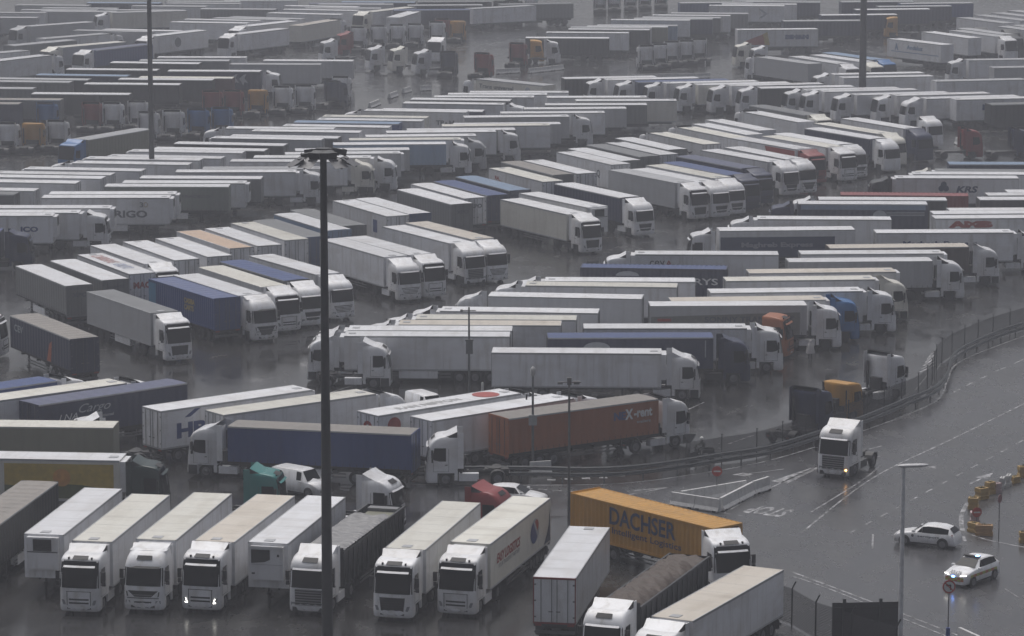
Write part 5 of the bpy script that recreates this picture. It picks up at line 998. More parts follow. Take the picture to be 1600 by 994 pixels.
rig(75.74,534.08,189.2,'L','r','W','g','Wv',2,'','articulated_truck','white box truck, fifth from the bottom in the pale stack, far-right mast','truck','trucks and trailers of the pale stack, far-right mast')
rig(13.99,505.15,190.8,'L','c','D','W','-',2,'','semi_trailer','black-sided trailer with a white roof, first on the left','trailer','trucks and trailers of the left-facing row, upper right')
rig(20.05,503.46,192.6,'L','r','W','W','Wv',2,'','articulated_truck','white box truck, second from the left in the left-facing row, upper right','truck','trucks and trailers of the left-facing row, upper right')
rig(24.17,500.85,193.6,'L','c','N','B','Wv',2,'','articulated_truck','navy-sided truck with a blue roof and white cab facing left','truck','trucks and trailers of the left-facing row, upper right')
rig(28.22,498.29,192.5,'L','r','W','W','Wv',2,'','articulated_truck','white box truck, fourth from the left in the left-facing row, upper right','truck','trucks and trailers of the left-facing row, upper right')
rig(32.59,496.40,193.0,'L','r','w','W','Wv',2,'','articulated_truck','cream box truck, fifth from the left in the left-facing row, upper right','truck','trucks and trailers of the left-facing row, upper right')
rig(37.19,494.61,193.3,'L','r','W','W','Wv',2,'','articulated_truck','white box truck, sixth from the left in the left-facing row, upper right','truck','trucks and trailers of the left-facing row, upper right')
rig(41.18,492.29,190.8,'L','c','D','W','Wv',2,'','articulated_truck','dark green curtain-sided truck with a white roof and white cab','truck','trucks and trailers of the left-facing row, upper right')
rig(47.31,488.95,192.4,'L','r','W','W','Wv',2,'','articulated_truck','white box truck, eighth from the left in the left-facing row, upper right','truck','trucks and trailers of the left-facing row, upper right')
rig(49.54,486.57,192.9,'L','r','W','W','Wv',2,'','articulated_truck','white box truck, ninth from the left in the left-facing row, upper right','truck','trucks and trailers of the left-facing row, upper right')
rig(53.58,483.09,194.4,'L','r','W','W','Wv',2,'','articulated_truck','white box truck, tenth from the left in the left-facing row, upper right','truck','trucks and trailers of the left-facing row, upper right')
rig(58.92,481.55,194.0,'L','r','W','W','Wv',2,'','articulated_truck','white box truck, eleventh from the left in the left-facing row, upper right','truck','trucks and trailers of the left-facing row, upper right')
rig(62.50,477.93,194.4,'L','r','W','W','Ws',2,'','articulated_truck','white box truck, twelfth from the left in the left-facing row, upper right','truck','trucks and trailers of the left-facing row, upper right')
rig(66.33,475.35,192.4,'L','r','W','W','-',2,'esp','semi_trailer','white trailer with dark blue letters ESP and a dark rear half','trailer','trucks and trailers of the left-facing row, upper right')
rig(70.26,469.64,192.9,'L','c','D','G','-',2,'','semi_trailer','black curtain-sided trailer, fourteenth from the left in the left-facing row, upper right','trailer','trucks and trailers of the left-facing row, upper right')
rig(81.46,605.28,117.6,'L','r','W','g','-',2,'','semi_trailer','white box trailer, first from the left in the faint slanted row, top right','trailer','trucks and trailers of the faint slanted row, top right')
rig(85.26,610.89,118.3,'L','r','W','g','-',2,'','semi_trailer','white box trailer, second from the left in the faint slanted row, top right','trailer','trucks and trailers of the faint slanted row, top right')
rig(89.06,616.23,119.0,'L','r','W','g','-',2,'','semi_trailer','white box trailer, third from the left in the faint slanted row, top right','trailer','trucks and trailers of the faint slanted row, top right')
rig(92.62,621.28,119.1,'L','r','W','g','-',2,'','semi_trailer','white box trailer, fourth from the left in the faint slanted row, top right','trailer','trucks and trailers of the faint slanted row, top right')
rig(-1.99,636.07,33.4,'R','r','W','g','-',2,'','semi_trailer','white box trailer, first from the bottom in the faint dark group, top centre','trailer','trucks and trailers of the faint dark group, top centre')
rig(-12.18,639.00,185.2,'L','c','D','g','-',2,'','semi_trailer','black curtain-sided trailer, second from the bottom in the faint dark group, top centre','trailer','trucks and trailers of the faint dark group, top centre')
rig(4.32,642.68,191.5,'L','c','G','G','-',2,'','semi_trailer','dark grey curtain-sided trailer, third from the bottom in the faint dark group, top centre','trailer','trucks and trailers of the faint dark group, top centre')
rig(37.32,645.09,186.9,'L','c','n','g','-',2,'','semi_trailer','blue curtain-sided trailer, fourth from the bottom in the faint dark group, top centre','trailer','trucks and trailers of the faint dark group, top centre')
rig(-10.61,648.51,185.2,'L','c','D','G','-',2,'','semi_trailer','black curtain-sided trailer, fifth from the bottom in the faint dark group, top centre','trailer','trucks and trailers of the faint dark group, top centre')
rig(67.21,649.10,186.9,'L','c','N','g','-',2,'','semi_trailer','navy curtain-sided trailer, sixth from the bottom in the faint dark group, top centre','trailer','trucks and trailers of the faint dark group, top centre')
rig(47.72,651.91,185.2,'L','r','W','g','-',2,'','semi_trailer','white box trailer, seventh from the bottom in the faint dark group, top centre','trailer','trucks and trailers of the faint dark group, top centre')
solo(-46.53,298.47,-8.0,'Wv',0,'white tractor cut by the left edge behind the navy CEV trailer','tractor units parked without trailers')
solo(-29.47,252.10,192.0,'Wv',0,'white tractor unit squeezed behind the sun-painted trailer','tractor units parked without trailers')
solo(-18.33,234.00,-8.0,'tv',0,'teal tractor unit beside the white van','tractor units parked without trailers')
solo(-12.91,284.06,-2.0,'Ws',0,'white tractor unit facing right in front of the long white trailer','tractor units parked without trailers')
solo(-10.37,232.33,-20.0,'Ws',0,'white tractor unit with a curled roof deflector behind the grey-tarped tipper','tractor units parked without trailers')
solo(-3.02,228.61,-20.0,'Rd',0,'red tractor unit with a blue lower body behind the cream truck','tractor units parked without trailers')
solo(-3.16,246.61,182.0,'Wd',0,'white tractor unit facing left beside the red cab','tractor units parked without trailers')
solo(21.15,298.60,-20.0,'Ov',0,'orange and black tractor unit between white trucks','tractor units parked without trailers')
solo(21.87,262.12,52.0,'Nv',0,'dark navy tractor unit seen from behind beside the guard rail','tractor units parked without trailers')
solo(24.67,268.76,48.0,'Yvh',0,'yellow tractor unit between the navy one and the tall white one','tractor units parked without trailers')
solo(24.49,250.77,-117.0,'WsA',0,'white tractor unit with an orange lamp lit, driving on the road','tractor units parked without trailers')
solo(28.96,277.71,46.0,'Wv',0,'tall white tractor unit seen from behind beside the mesh fence','tractor units parked without trailers')
solo(53.23,453.35,-62.0,'Wd',2,'white tractor unit facing down right beyond the dark blue cab','tractor units parked without trailers')
solo(56.07,439.87,10.0,'Rd',2,'small red tractor unit beyond the wet lane, upper right','tractor units parked without trailers')
solo(62.38,439.63,10.0,'Nv',2,'navy tractor unit cut by the right edge','tractor units parked without trailers')
solo(-64.47,444.86,80.0,'Wv',2,'white tractor unit, first from the left in the tractor row, upper left','tractor row, upper left')
solo(-61.49,446.10,80.0,'Yv',2,'yellow tractor unit, second from the left in the tractor row, upper left','tractor row, upper left')
solo(-62.70,469.19,80.0,'Cv',2,'bright blue tractor unit, third from the left in the tractor row, upper left','tractor row, upper left')
solo(-58.48,447.49,80.0,'Wv',2,'white tractor unit, fourth from the left in the tractor row, upper left','tractor row, upper left')
solo(-56.57,469.24,80.0,'Rv',2,'red tractor unit, fifth from the left in the tractor row, upper left','tractor row, upper left')
solo(-53.81,469.24,80.0,'Wv',2,'white tractor unit, sixth from the left in the tractor row, upper left','tractor row, upper left')
solo(-50.66,471.41,80.0,'Wv',2,'white tractor unit, seventh from the left in the tractor row, upper left','tractor row, upper left')
solo(-47.90,457.80,80.0,'Wv',2,'white tractor unit, eighth from the left in the tractor row, upper left','tractor row, upper left')
solo(-44.81,459.64,80.0,'Wv',2,'white tractor unit, ninth from the left in the tractor row, upper left','tractor row, upper left')
solo(-41.71,461.56,80.0,'Cv',2,'bright blue tractor unit, tenth from the left in the tractor row, upper left','tractor row, upper left')
solo(-41.80,485.10,80.0,'Rv',2,'red tractor unit, eleventh from the left in the tractor row, upper left','tractor row, upper left')
solo(-38.69,463.05,80.0,'Cv',2,'bright blue tractor unit, twelfth from the left in the tractor row, upper left','tractor row, upper left')
solo(-38.93,485.72,80.0,'Rv',2,'red tractor unit, thirteenth from the left in the tractor row, upper left','tractor row, upper left')
solo(-35.75,488.11,80.0,'Yv',2,'yellow tractor unit, fourteenth from the left in the tractor row, upper left','tractor row, upper left')
solo(-32.44,491.19,80.0,'Wv',2,'white tractor unit, fifteenth from the left in the tractor row, upper left','tractor row, upper left')
solo(-29.42,492.69,80.0,'Wv',2,'white tractor unit, sixteenth from the left in the tractor row, upper left','tractor row, upper left')
solo(-25.90,498.92,60.0,'Nv',2,'navy tractor unit, seventeenth from the left in the tractor row, upper left','tractor row, upper left')
solo(-24.82,505.26,80.0,'Wv',2,'white tractor unit, eighteenth from the left in the tractor row, upper left','tractor row, upper left')
solo(-28.22,568.08,200.0,'Wv',2,'white tractor unit, first from the left in the tractor cluster, top left-centre','tractor cluster, top left-centre')
solo(-26.31,582.39,200.0,'Rv',2,'red tractor unit, second from the left in the tractor cluster, top left-centre','tractor cluster, top left-centre')
solo(-26.10,590.80,80.0,'Wv',2,'white tractor unit, third from the left in the tractor cluster, top left-centre','tractor cluster, top left-centre')
solo(-22.78,593.99,80.0,'Wv',2,'white tractor unit, fourth from the left in the tractor cluster, top left-centre','tractor cluster, top left-centre')
solo(-20.18,555.98,200.0,'Wv',2,'white tractor unit, fifth from the left in the tractor cluster, top left-centre','tractor cluster, top left-centre')
solo(-19.73,595.62,80.0,'Wv',2,'white tractor unit, sixth from the left in the tractor cluster, top left-centre','tractor cluster, top left-centre')
solo(-16.54,554.41,200.0,'wv',2,'cream tractor unit, seventh from the left in the tractor cluster, top left-centre','tractor cluster, top left-centre')
solo(-16.67,597.27,80.0,'Wv',2,'white tractor unit, eighth from the left in the tractor cluster, top left-centre','tractor cluster, top left-centre')
solo(-12.64,549.22,200.0,'Wv',2,'white tractor unit, ninth from the left in the tractor cluster, top left-centre','tractor cluster, top left-centre')
solo(-13.06,602.12,80.0,'Wv',2,'white tractor unit, tenth from the left in the tractor cluster, top left-centre','tractor cluster, top left-centre')
solo(-11.72,571.43,-110.0,'Wv',2,'white tractor unit, eleventh from the left in the tractor cluster, top left-centre','tractor cluster, top left-centre')
solo(-12.24,608.25,80.0,'Rv',2,'red tractor unit, twelfth from the left in the tractor cluster, top left-centre','tractor cluster, top left-centre')
solo(-10.05,545.18,80.0,'Bv',2,'blue tractor unit, thirteenth from the left in the tractor cluster, top left-centre','tractor cluster, top left-centre')
solo(-9.61,605.98,80.0,'Yv',2,'yellow tractor unit, fourteenth from the left in the tractor cluster, top left-centre','tractor cluster, top left-centre')
solo(-4.86,542.78,70.0,'Rv',2,'red tractor unit, fifteenth from the left in the tractor cluster, top left-centre','tractor cluster, top left-centre')
solo(0.62,560.37,75.0,'Rv',2,'red tractor unit, sixteenth from the left in the tractor cluster, top left-centre','tractor cluster, top left-centre')
solo(-2.22,647.37,90.0,'Dv',2,'black tractor unit, first from the left in the far tractor row, top centre','far tractor row, top centre')
solo(0.05,653.05,100.0,'Dv',2,'black tractor unit, second from the left in the far tractor row, top centre','far tractor row, top centre')
solo(0.72,646.71,90.0,'Wv',2,'white tractor unit, third from the left in the far tractor row, top centre','far tractor row, top centre')
solo(2.22,569.23,0.0,'Yv',2,'yellow tractor unit, fourth from the left in the far tractor row, top centre','far tractor row, top centre')
solo(3.61,655.61,90.0,'Wv',2,'white tractor unit, fifth from the left in the far tractor row, top centre','far tractor row, top centre')
solo(4.82,566.51,0.0,'Wv',2,'white tractor unit, sixth from the left in the far tractor row, top centre','far tractor row, top centre')
solo(16.74,670.34,90.0,'Wv',2,'white tractor unit, seventh from the left in the far tractor row, top centre','far tractor row, top centre')
solo(19.54,672.50,90.0,'Wv',2,'white tractor unit, eighth from the left in the far tractor row, top centre','far tractor row, top centre')
solo(22.75,675.98,90.0,'Wv',2,'white tractor unit, ninth from the left in the far tractor row, top centre','far tractor row, top centre')
solo(25.63,679.06,90.0,'Wv',2,'white tractor unit, tenth from the left in the far tractor row, top centre','far tractor row, top centre')
solo(21.43,555.89,100.0,'Wv',2,'white tractor unit, eleventh from the left in the far tractor row, top centre','far tractor row, top centre')
solo(23.69,558.88,100.0,'Wv',2,'white tractor unit, twelfth from the left in the far tractor row, top centre','far tractor row, top centre')
solo(28.84,681.27,90.0,'Wv',2,'white tractor unit, thirteenth from the left in the far tractor row, top centre','far tractor row, top centre')
solo(25.72,563.36,100.0,'Wv',2,'white tractor unit, fourteenth from the left in the far tractor row, top centre','far tractor row, top centre')
solo(28.20,564.96,100.0,'Wv',2,'white tractor unit, fifteenth from the left in the far tractor row, top centre','far tractor row, top centre')
solo(30.41,568.10,100.0,'Wv',2,'white tractor unit, sixteenth from the left in the far tractor row, top centre','far tractor row, top centre')
solo(38.31,561.44,190.0,'wv',2,'cream tractor unit, seventeenth from the left in the far tractor row, top centre','far tractor row, top centre')
solo(40.50,555.43,190.0,'Wv',2,'white tractor unit, eighteenth from the left in the far tractor row, top centre','far tractor row, top centre')
solo(68.16,615.58,180.0,'Yv',2,'yellow tractor unit, nineteenth from the left in the far tractor row, top centre','far tractor row, top centre')
solo(78.37,590.61,-70.0,'Dv',2,'black tractor unit, twentieth from the left in the far tractor row, top centre','far tractor row, top centre')
solo(82.60,586.93,-70.0,'Dv',2,'black tractor unit, 21th from the left in the far tractor row, top centre','far tractor row, top centre')
# ------------------------------------------------------------------ roads and markings
def strip(mb, pts, w_, z, closed=False):
    for a, b in zip(pts, pts[1:]):
        d = Vector((b[0]-a[0], b[1]-a[1])); L = d.length
        if L < 1e-6: continue
        n = Vector((-d.y, d.x))/L*w_/2
        mb.add([(a[0]-n.x, a[1]-n.y, z), (b[0]-n.x, b[1]-n.y, z), (b[0]+n.x, b[1]+n.y, z), (a[0]+n.x, a[1]+n.y, z)], [(0,1,2,3)])
def smooth(pts, n=8):
    out = []
    P = [pts[0]] + list(pts) + [pts[-1]]
    for i in range(1, len(P)-2):
        p0, p1, p2, p3 = P[i-1:i+3]
        for k in range(n):
            t = k/n
            out.append(tuple(.5*((2*p1[j])+(-p0[j]+p2[j])*t+(2*p0[j]-5*p1[j]+4*p2[j]-p3[j])*t*t+(-p0[j]+3*p1[j]-3*p2[j]+p3[j])*t**3) for j in (0, 1)))
    out.append(tuple(pts[-1])); return out
sheet('road', ROAD_POLY, .004, ROADM)
mk_ = MB()
for pts, w_ in LINES: strip(mk_, smooth(pts) if len(pts) > 2 else pts, w_, .010)
for pts in POLYS: mk_.add([(x, y, .010) for x, y in pts], [tuple(range(len(pts)))])
struct('road_markings', mk_.mesh('road_markings', [LINEM]))
bay = MB()
for pts, w_ in BAYS: strip(bay, pts, w_, .009)
struct('bay_markings', bay.mesh('bay_markings', [LINEM]))
vs, fs, w0, h0 = text_geo('STOP', 1.0, .03)
tm = MB(); cx, cy, ang = STOPP
tm.add([(cx + (x*3.0/w0)*math.cos(ang) - (y*2.6/h0)*math.sin(ang), cy + (x*3.0/w0)*math.sin(ang) + (y*2.6/h0)*math.cos(ang), .011) for x, y in vs], fs)
struct('road_lettering', tm.mesh('road_lettering', [LINEM]))
# ------------------------------------------------------------------ guard rail and mesh fence
def resample(pts, step):
    out = [pts[0]]; acc = 0
    for a, b in zip(pts, pts[1:]):
        L = math.dist(a, b); d = step-acc
        while d <= L:
            t = d/L; out.append((a[0]+(b[0]-a[0])*t, a[1]+(b[1]-a[1])*t)); d += step
        acc = (L-(d-step))
    return out
RAILP = smooth(RAIL, 10)
root = thing('guard_rail', *RAIL[0], 0, 'long galvanised two-beam guard rail curving between the truck park and the road', 'guard rail')
ox, oy = RAIL[0]
for zc in (1.02, .58):
    rows = []
    for dz, off in ((.16,0),(.08,.07),(0,.0),(-.08,.07),(-.16,0)):
        row = []
        for i, p in enumerate(RAILP):
            a = RAILP[max(0, i-1)]; b = RAILP[min(len(RAILP)-1, i+1)]; L = math.dist(a, b) or 1
            nx, ny = (b[1]-a[1])/L, -(b[0]-a[0])/L
            row.append((p[0]-ox+nx*(off+.08), p[1]-oy+ny*(off+.08), zc+dz))
        rows.append(row)
    mb = MB(); mb.grid(rows, 0, False); ob('rail', mb.mesh('rail', [STEEL]), root)
pm = MB(); pm.box(-.05,.05,-.06,.06,0,1.12); pme = pm.mesh('post', [STEEL])
for p in resample(RAILP, 3.0)[:90]: ob('post', pme, root, (p[0]-ox, p[1]-oy, 0))
off = []
for i, p in enumerate(RAILP):
    a = RAILP[max(0, i-1)]; b = RAILP[min(len(RAILP)-1, i+1)]; L = math.dist(a, b) or 1
    off.append((p[0]-(b[1]-a[1])/L*1.1, p[1]+(b[0]-a[0])/L*1.1))
off = [p for p in off if p[0] > FENCE_X0]
fr = thing('mesh_fence', *off[0], 0, 'dark wire mesh fence on thin posts behind the curving guard rail', 'fence')
fx, fy = off[0]
wm, wnt, wp_ = newmat('wire_mesh'); wp_.inputs['Base Color'].default_value = (.05,.05,.055,1); wp_.inputs['Roughness'].default_value = .6
ck = N(wnt, 'ShaderNodeTexBrick', Scale=1.0); ck.offset = 0; ck.inputs['Mortar Size'].default_value = .02; ck.inputs['Brick Width'].default_value = .10; ck.inputs['Row Height'].default_value = .10; ck.inputs['Mortar Smooth'].default_value = .0
tcx = N(wnt, 'ShaderNodeTexCoord'); wnt.links.new(tcx.outputs['UV'], ck.inputs['Vector']); wnt.links.new(ck.outputs['Fac'], wp_.inputs['Alpha'])
def mesh_panel(name, pts, z0, z1, parent, ox, oy):
    me = bpy.data.meshes.new(name); vs = []; fs = []; uv = []; d = 0
    for i, p in enumerate(pts):
        if i: d += math.dist(pts[i-1], p)
        vs += [(p[0]-ox, p[1]-oy, z0), (p[0]-ox, p[1]-oy, z1)]; uv += [(d, z0), (d, z1)]
    for i in range(len(pts)-1): fs.append((2*i, 2*i+2, 2*i+3, 2*i+1))
    me.from_pydata(vs, [], fs); l = me.uv_layers.new(name='UVMap')
    for lo in me.loops: l.data[lo.index].uv = uv[lo.vertex_index]
    me.materials.append(wm); return ob(name, me, parent)
mesh_panel('wire_panel', off, .1, 2.0, fr, fx, fy)
pm = MB(); pm.cyl((0,0,0),(0,0,2.2),.04,n=6); pm.box(-.07,.07,-.04,.04,2.2,2.26); pme = pm.mesh('post', [POLE])
for p in resample(off, 3.4)[:95]: ob('post', pme, fr, (p[0]-fx, p[1]-fy, 0))
# bottom chain-link fence with cranked posts and a dark panel
ff = thing('mesh_fence', *FENCE2[0], 0, 'chain-link fence with cranked posts at the bottom edge', 'fence')
mesh_panel('wire_panel', FENCE2, .1, 2.3, ff, *FENCE2[0])
pm = MB(); pm.cyl((0,0,0),(0,0,2.3),.05,n=8); pm.cyl((0,0,2.3),(.22,-.05,2.75),.05,n=8); pme = pm.mesh('post', [POLE])
for p in FENCE2: ob('post', pme, ff, (p[0]-FENCE2[0][0], p[1]-FENCE2[0][1], 0))
sx, sy = BOARD
bo = thing('sign_board', sx, sy, 4, 'large dark sign board seen from behind at the bottom edge', 'sign')
mb = MB(); mb.box(-2.0,2.0,-.05,.05,.4,2.75); ob('panel', mb.mesh('panel', [flat('board_back', (.035,.037,.042), .5)]), bo)
for x in (-1.3, .85):
    mb = MB(); mb.box(x-.09,x+.09,-.20,-.055,0,3.0); ob('post', mb.mesh('post', [POLE]), bo)
mb = MB()
for z in (.8, 1.6, 2.4): mb.box(-1.95,1.95,-.09,-.055,z,z+.06)
ob('brace', mb.mesh('brace', [DARKM]), bo)
# ------------------------------------------------------------------ masts and poles
def high_mast(x, y, hgt, r0, r1, label, lamps=True):
    root = thing('high_mast', x, y, 0, label, 'light mast', 'high lighting masts')
    mb = MB(); n = 6
    mb.loft([[( (r0+(r1-r0)*k/n)*math.cos(2*math.pi*i/16), (r0+(r1-r0)*k/n)*math.sin(2*math.pi*i/16), hgt*k/n) for i in range(16)] for k in range(n+1)])
    mb.box(-.35,.35,-.35,.35,0,.5); ob('pole', mb.mesh('pole', [POLE]), root)
    if lamps:
        mb = MB()
        for a in range(8): 
            t = R(a*45+10); mb.cyl((0,0,hgt-.15),(.85*math.cos(t),.85*math.sin(t),hgt-.15),.045,n=6)
        for k in range(16):
            a, b = R(k*22.5), R(k*22.5+22.5); mb.cyl((.6*math.cos(a),.6*math.sin(a),hgt-.05),(.6*math.cos(b),.6*math.sin(b),hgt-.05),.06,n=6)
        mb.cyl((0,0,hgt-.45),(0,0,hgt+.15),.42,n=12); ob('lamp_ring', mb.mesh('lamp_ring', [POLE]), root)
        mb = MB()
        for a_ in (-20, -50, 205, 235): mb.cyl((0,0,hgt-.2),(1.15*math.cos(R(a_)),1.15*math.sin(R(a_)),hgt-.42),.05,n=6)
        ob('lamp_arm', mb.mesh('lamp_arm', [POLE]), root)
        fl = MB(); fl.box(-.05,.55,-.30,.30,-.16,.12); fl.box(.52,.60,-.34,.34,-.22,.16); fl.box(-.22,-.05,-.12,.12,-.10,.08); flm = fl.mesh('floodlight', [POLE])
        sp = MB(); sp.add([(0,-.42,.14),(0,.42,.14),(.95,.50,-.16),(.95,-.50,-.16)], [(0,1,2,3)]); sp.box(0,.95,-.03,.03,-.24,-.14); sp.box(.0,.3,-.15,.15,-.1,.12); spm = sp.mesh('floodlight', [flat('lamp_housing', (.13,.13,.14), .4)])
        for a, rr, me_, dz in ((100,.9,flm,.05),(60,.95,flm,.05),(140,.95,flm,.05),(20,1.15,flm,.1),(-20,1.2,spm,-.32),(-50,.9,spm,-.38),(180,1.1,flm,-.1),(205,1.25,spm,-.34),(235,.9,spm,-.38),(270,.85,flm,.05),(300,.8,flm,.05),(245,.9,flm,.05)):
            o = ob('floodlight', me_, root, (rr*(.62 if me_ is flm else 1.0)*math.cos(R(a)), rr*(.62 if me_ is flm else 1.0)*math.sin(R(a)), hgt-.1+dz)); o.rotation_euler = (0, R(12), R(a))
    return root
high_mast(*MAST1, 'nearest tall dark lighting mast with a crown of floodlights, left of centre')
high_mast(*MAST2, 'tall thin lighting mast on the far left, top out of the picture')
high_mast(*MAST3, 'tall grey lighting mast in the haze at the upper right')
def thin_pole(x, y, hgt, kind, name, label):
    root = thing(name, x, y, 0, label, 'pole')
    mb = MB(); mb.cyl((0,0,0),(0,0,hgt),.11 if kind != 'lamp' else .16,.07 if kind != 'lamp' else .12,n=10); ob('pole', mb.mesh('pole', [LPOLE if kind == 'lamp' else STEEL]), root)
    if kind == 'lamp':
        m2 = MB(); m2.loft([[(u, .26*wv*math.cos(t), hgt+.08+.11*wv*math.sin(t)+.03*u) for t in [2*math.pi*i/10 for i in range(10)]] for u, wv in ((-.35,.35),(-.2,.8),(.2,1.0),(.9,1.0),(1.3,.7),(1.42,.3))]); ob('lamp_head', m2.mesh('lamp_head', [flat('lamp_head_grey', (.5,.5,.52), .3)]), root)
    elif kind == 'camera':
        m2 = MB(); m2.loft([[(r_*math.cos(2*math.pi*i/12), r_*math.sin(2*math.pi*i/12)-.1, hgt+z) for i in range(12)] for z, r_ in ((-.35,.02),(-.28,.16),(-.1,.20),(.15,.20),(.32,.10),(.38,.02))]); ob('camera_dome', m2.mesh('camera_dome', [flat('camera_white', (.5,.5,.5), .3)]), root)
        m2 = MB(); m2.box(-.30,.30,-.22,.02,hgt*.47,hgt*.47+.75); ob('control_box', m2.mesh('control_box', [flat('box_grey', (.32,.33,.34), .4)]), root)
        m2 = MB(); m2.box(-.5,.3,-.03,.03,hgt*.76,hgt*.76+.06); m2.box(-.52,-.40,-.1,.1,hgt*.72,hgt*.76+.1); ob('bracket', m2.mesh('bracket', [POLE]), root)
    elif kind == 'cross':
        m2 = MB(); m2.box(-.8,.8,-.04,.04,hgt-.35,hgt-.29); m2.box(-.15,.15,-.12,.12,hgt-.5,hgt); m2.box(.3,.7,-.12,.12,hgt-.45,hgt-.25); m2.box(-.8,-.45,-.12,.12,hgt-.45,hgt-.3); ob('crossbar', m2.mesh('crossbar', [STEEL]), root)
    elif kind == 'box':
        m2 = MB(); m2.box(-.7,.55,-.04,.04,hgt-.3,hgt-.24); m2.box(-.25,.3,-.15,.05,hgt*.50,hgt*.64); m2.box(-.32,.36,-.18,.08,hgt*.64,hgt*.655); m2.box(-.7,-.5,-.1,.1,hgt-.35,hgt-.2); ob('control_box', m2.mesh('control_box', [STEEL]), root)
    return root
thin_pole(*POLE_A, 'box', 'equipment_pole', 'slim pole with a small grey control box in front of the long white trailer')
thin_pole(*POLE_B, 'camera', 'camera_pole', 'slim pole carrying a dome camera and a grey box in front of the orange truck')
thin_pole(*POLE_C, 'cross', 'equipment_pole', 'taller slim pole with a short crossbar in front of the orange truck')
thin_pole(*POLE_D, 'lamp', 'street_lamp', 'pale street lamp with one flat head, bottom right')
# ------------------------------------------------------------------ signs
def disc(mb, r, y, z, m, n=24):
    mb.add([(r*math.cos(2*math.pi*i/n), y, z+r*math.sin(2*math.pi*i/n)) for i in range(n)], [tuple(range(n))], m)
RS = flat('sign_red', (.45,.04,.03), .35); WS = flat('sign_white', (.68,.68,.68), .35)
def sign(x, y, h, kind, hz, label, r=.36):
    root = thing('road_sign', x, y, h, label, 'road sign'); mb = MB(); mb.cyl((0,.03,0),(0,.03,hz+r*.8),.035,n=8); ob('post', mb.mesh('post', [STEEL]), root)
    mb = MB()
    if kind == 'noentry':
        mb.cyl((0,-.012,hz),(0,.012,hz),r,n=28,m=0,sm=False); disc(mb, r*.93, -.014, hz, 0, 28); mb.box(-r*.68, r*.68, -.020, -.016, hz-r*.15, hz+r*.15, 1)
        ob('sign_plate', mb.mesh('sign_plate', [RS, WS]), root)
    elif kind == 'noturn':
        mb.cyl((0,-.012,hz),(0,.012,hz),r,n=28,m=0,sm=False); disc(mb, r*.78, -.016, hz, 1, 28)
        # arrow turning left, and the red bar
        mb.box(.05,.12,-.022,-.019,hz-.2,hz+.06,2); mb.box(-.08,.12,-.022,-.019,hz+.06,hz+.13,2); mb.add([(-.08,-.022,hz+.0),(-.08,-.022,hz+.19),(-.20,-.022,hz+.095)], [(0,1,2)], 2)
        c = r*.62; mb.add([(-c,-.026,hz+c-.05),(-c+.05,-.026,hz+c),(c,-.026,hz-c+.05),(c-.05,-.026,hz-c)], [(0,1,2,3)], 0)
        ob('sign_plate', mb.mesh('sign_plate', [RS, WS, BLACK]), root)
        m2 = MB(); m2.cyl((0,.03,.0),(0,.03,.85),.13,n=10); ob('base_sleeve', m2.mesh('base_sleeve', [flat('sleeve_blue', (.04,.07,.25), .4)]), root)
    elif kind == 'back':
        mb.cyl((0,-.01,hz),(0,.01,hz),r,n=24,m=0,sm=False); ob('sign_plate', mb.mesh('sign_plate', [flat('sign_side', (.25,.08,.09), .4)]), root)
    elif kind == 'yield':
        mb.add([(-.45,0,hz+.38),(.45,0,hz+.38),(0,0,hz-.40),(-.45,.02,hz+.38),(.45,.02,hz+.38),(0,.02,hz-.40)], [(0,1,2),(3,5,4),(0,3,4,1),(1,4,5,2),(2,5,3,0)]); ob('sign_plate', mb.mesh('sign_plate', [STEEL]), root)
for a in SIGNS: sign(*a)
# ------------------------------------------------------------------ concrete and plastic barriers
def barrier(x, y, h, L, label, hgt=.95, group='white concrete barriers', col='jersey'):
    o = None; mb = MB()
    mb.add([], []); pr = [(-.30,0.06),(-.30,.14),(-.16,.36),(-.09,hgt),(.09,hgt),(.16,.36),(.30,.14),(.30,.06)]
    n = len(pr); vs = [(-L/2+.015, a, b) for a, b in pr] + [(L/2-.015, a, b) for a, b in pr]
    mb.add(vs, [(i, (i+1) % n, n+(i+1) % n, n+i) for i in range(n)] + [tuple(range(n))[::-1], tuple(range(n, 2*n))])
    mb.box(-L/2+.15,-L/2+.45,-.33,.33,0,.14,1); mb.box(L/2-.45,L/2-.15,-.33,.33,0,.14,1)
    o = thing('concrete_barrier', x, y, h, label, 'barrier', group)
    b = ob('barrier_body', mb.mesh('barrier_body', [flat('jersey_white', (.60,.60,.60), .5), BLACK]), o); return o
for a in JERSEY: barrier(*a)
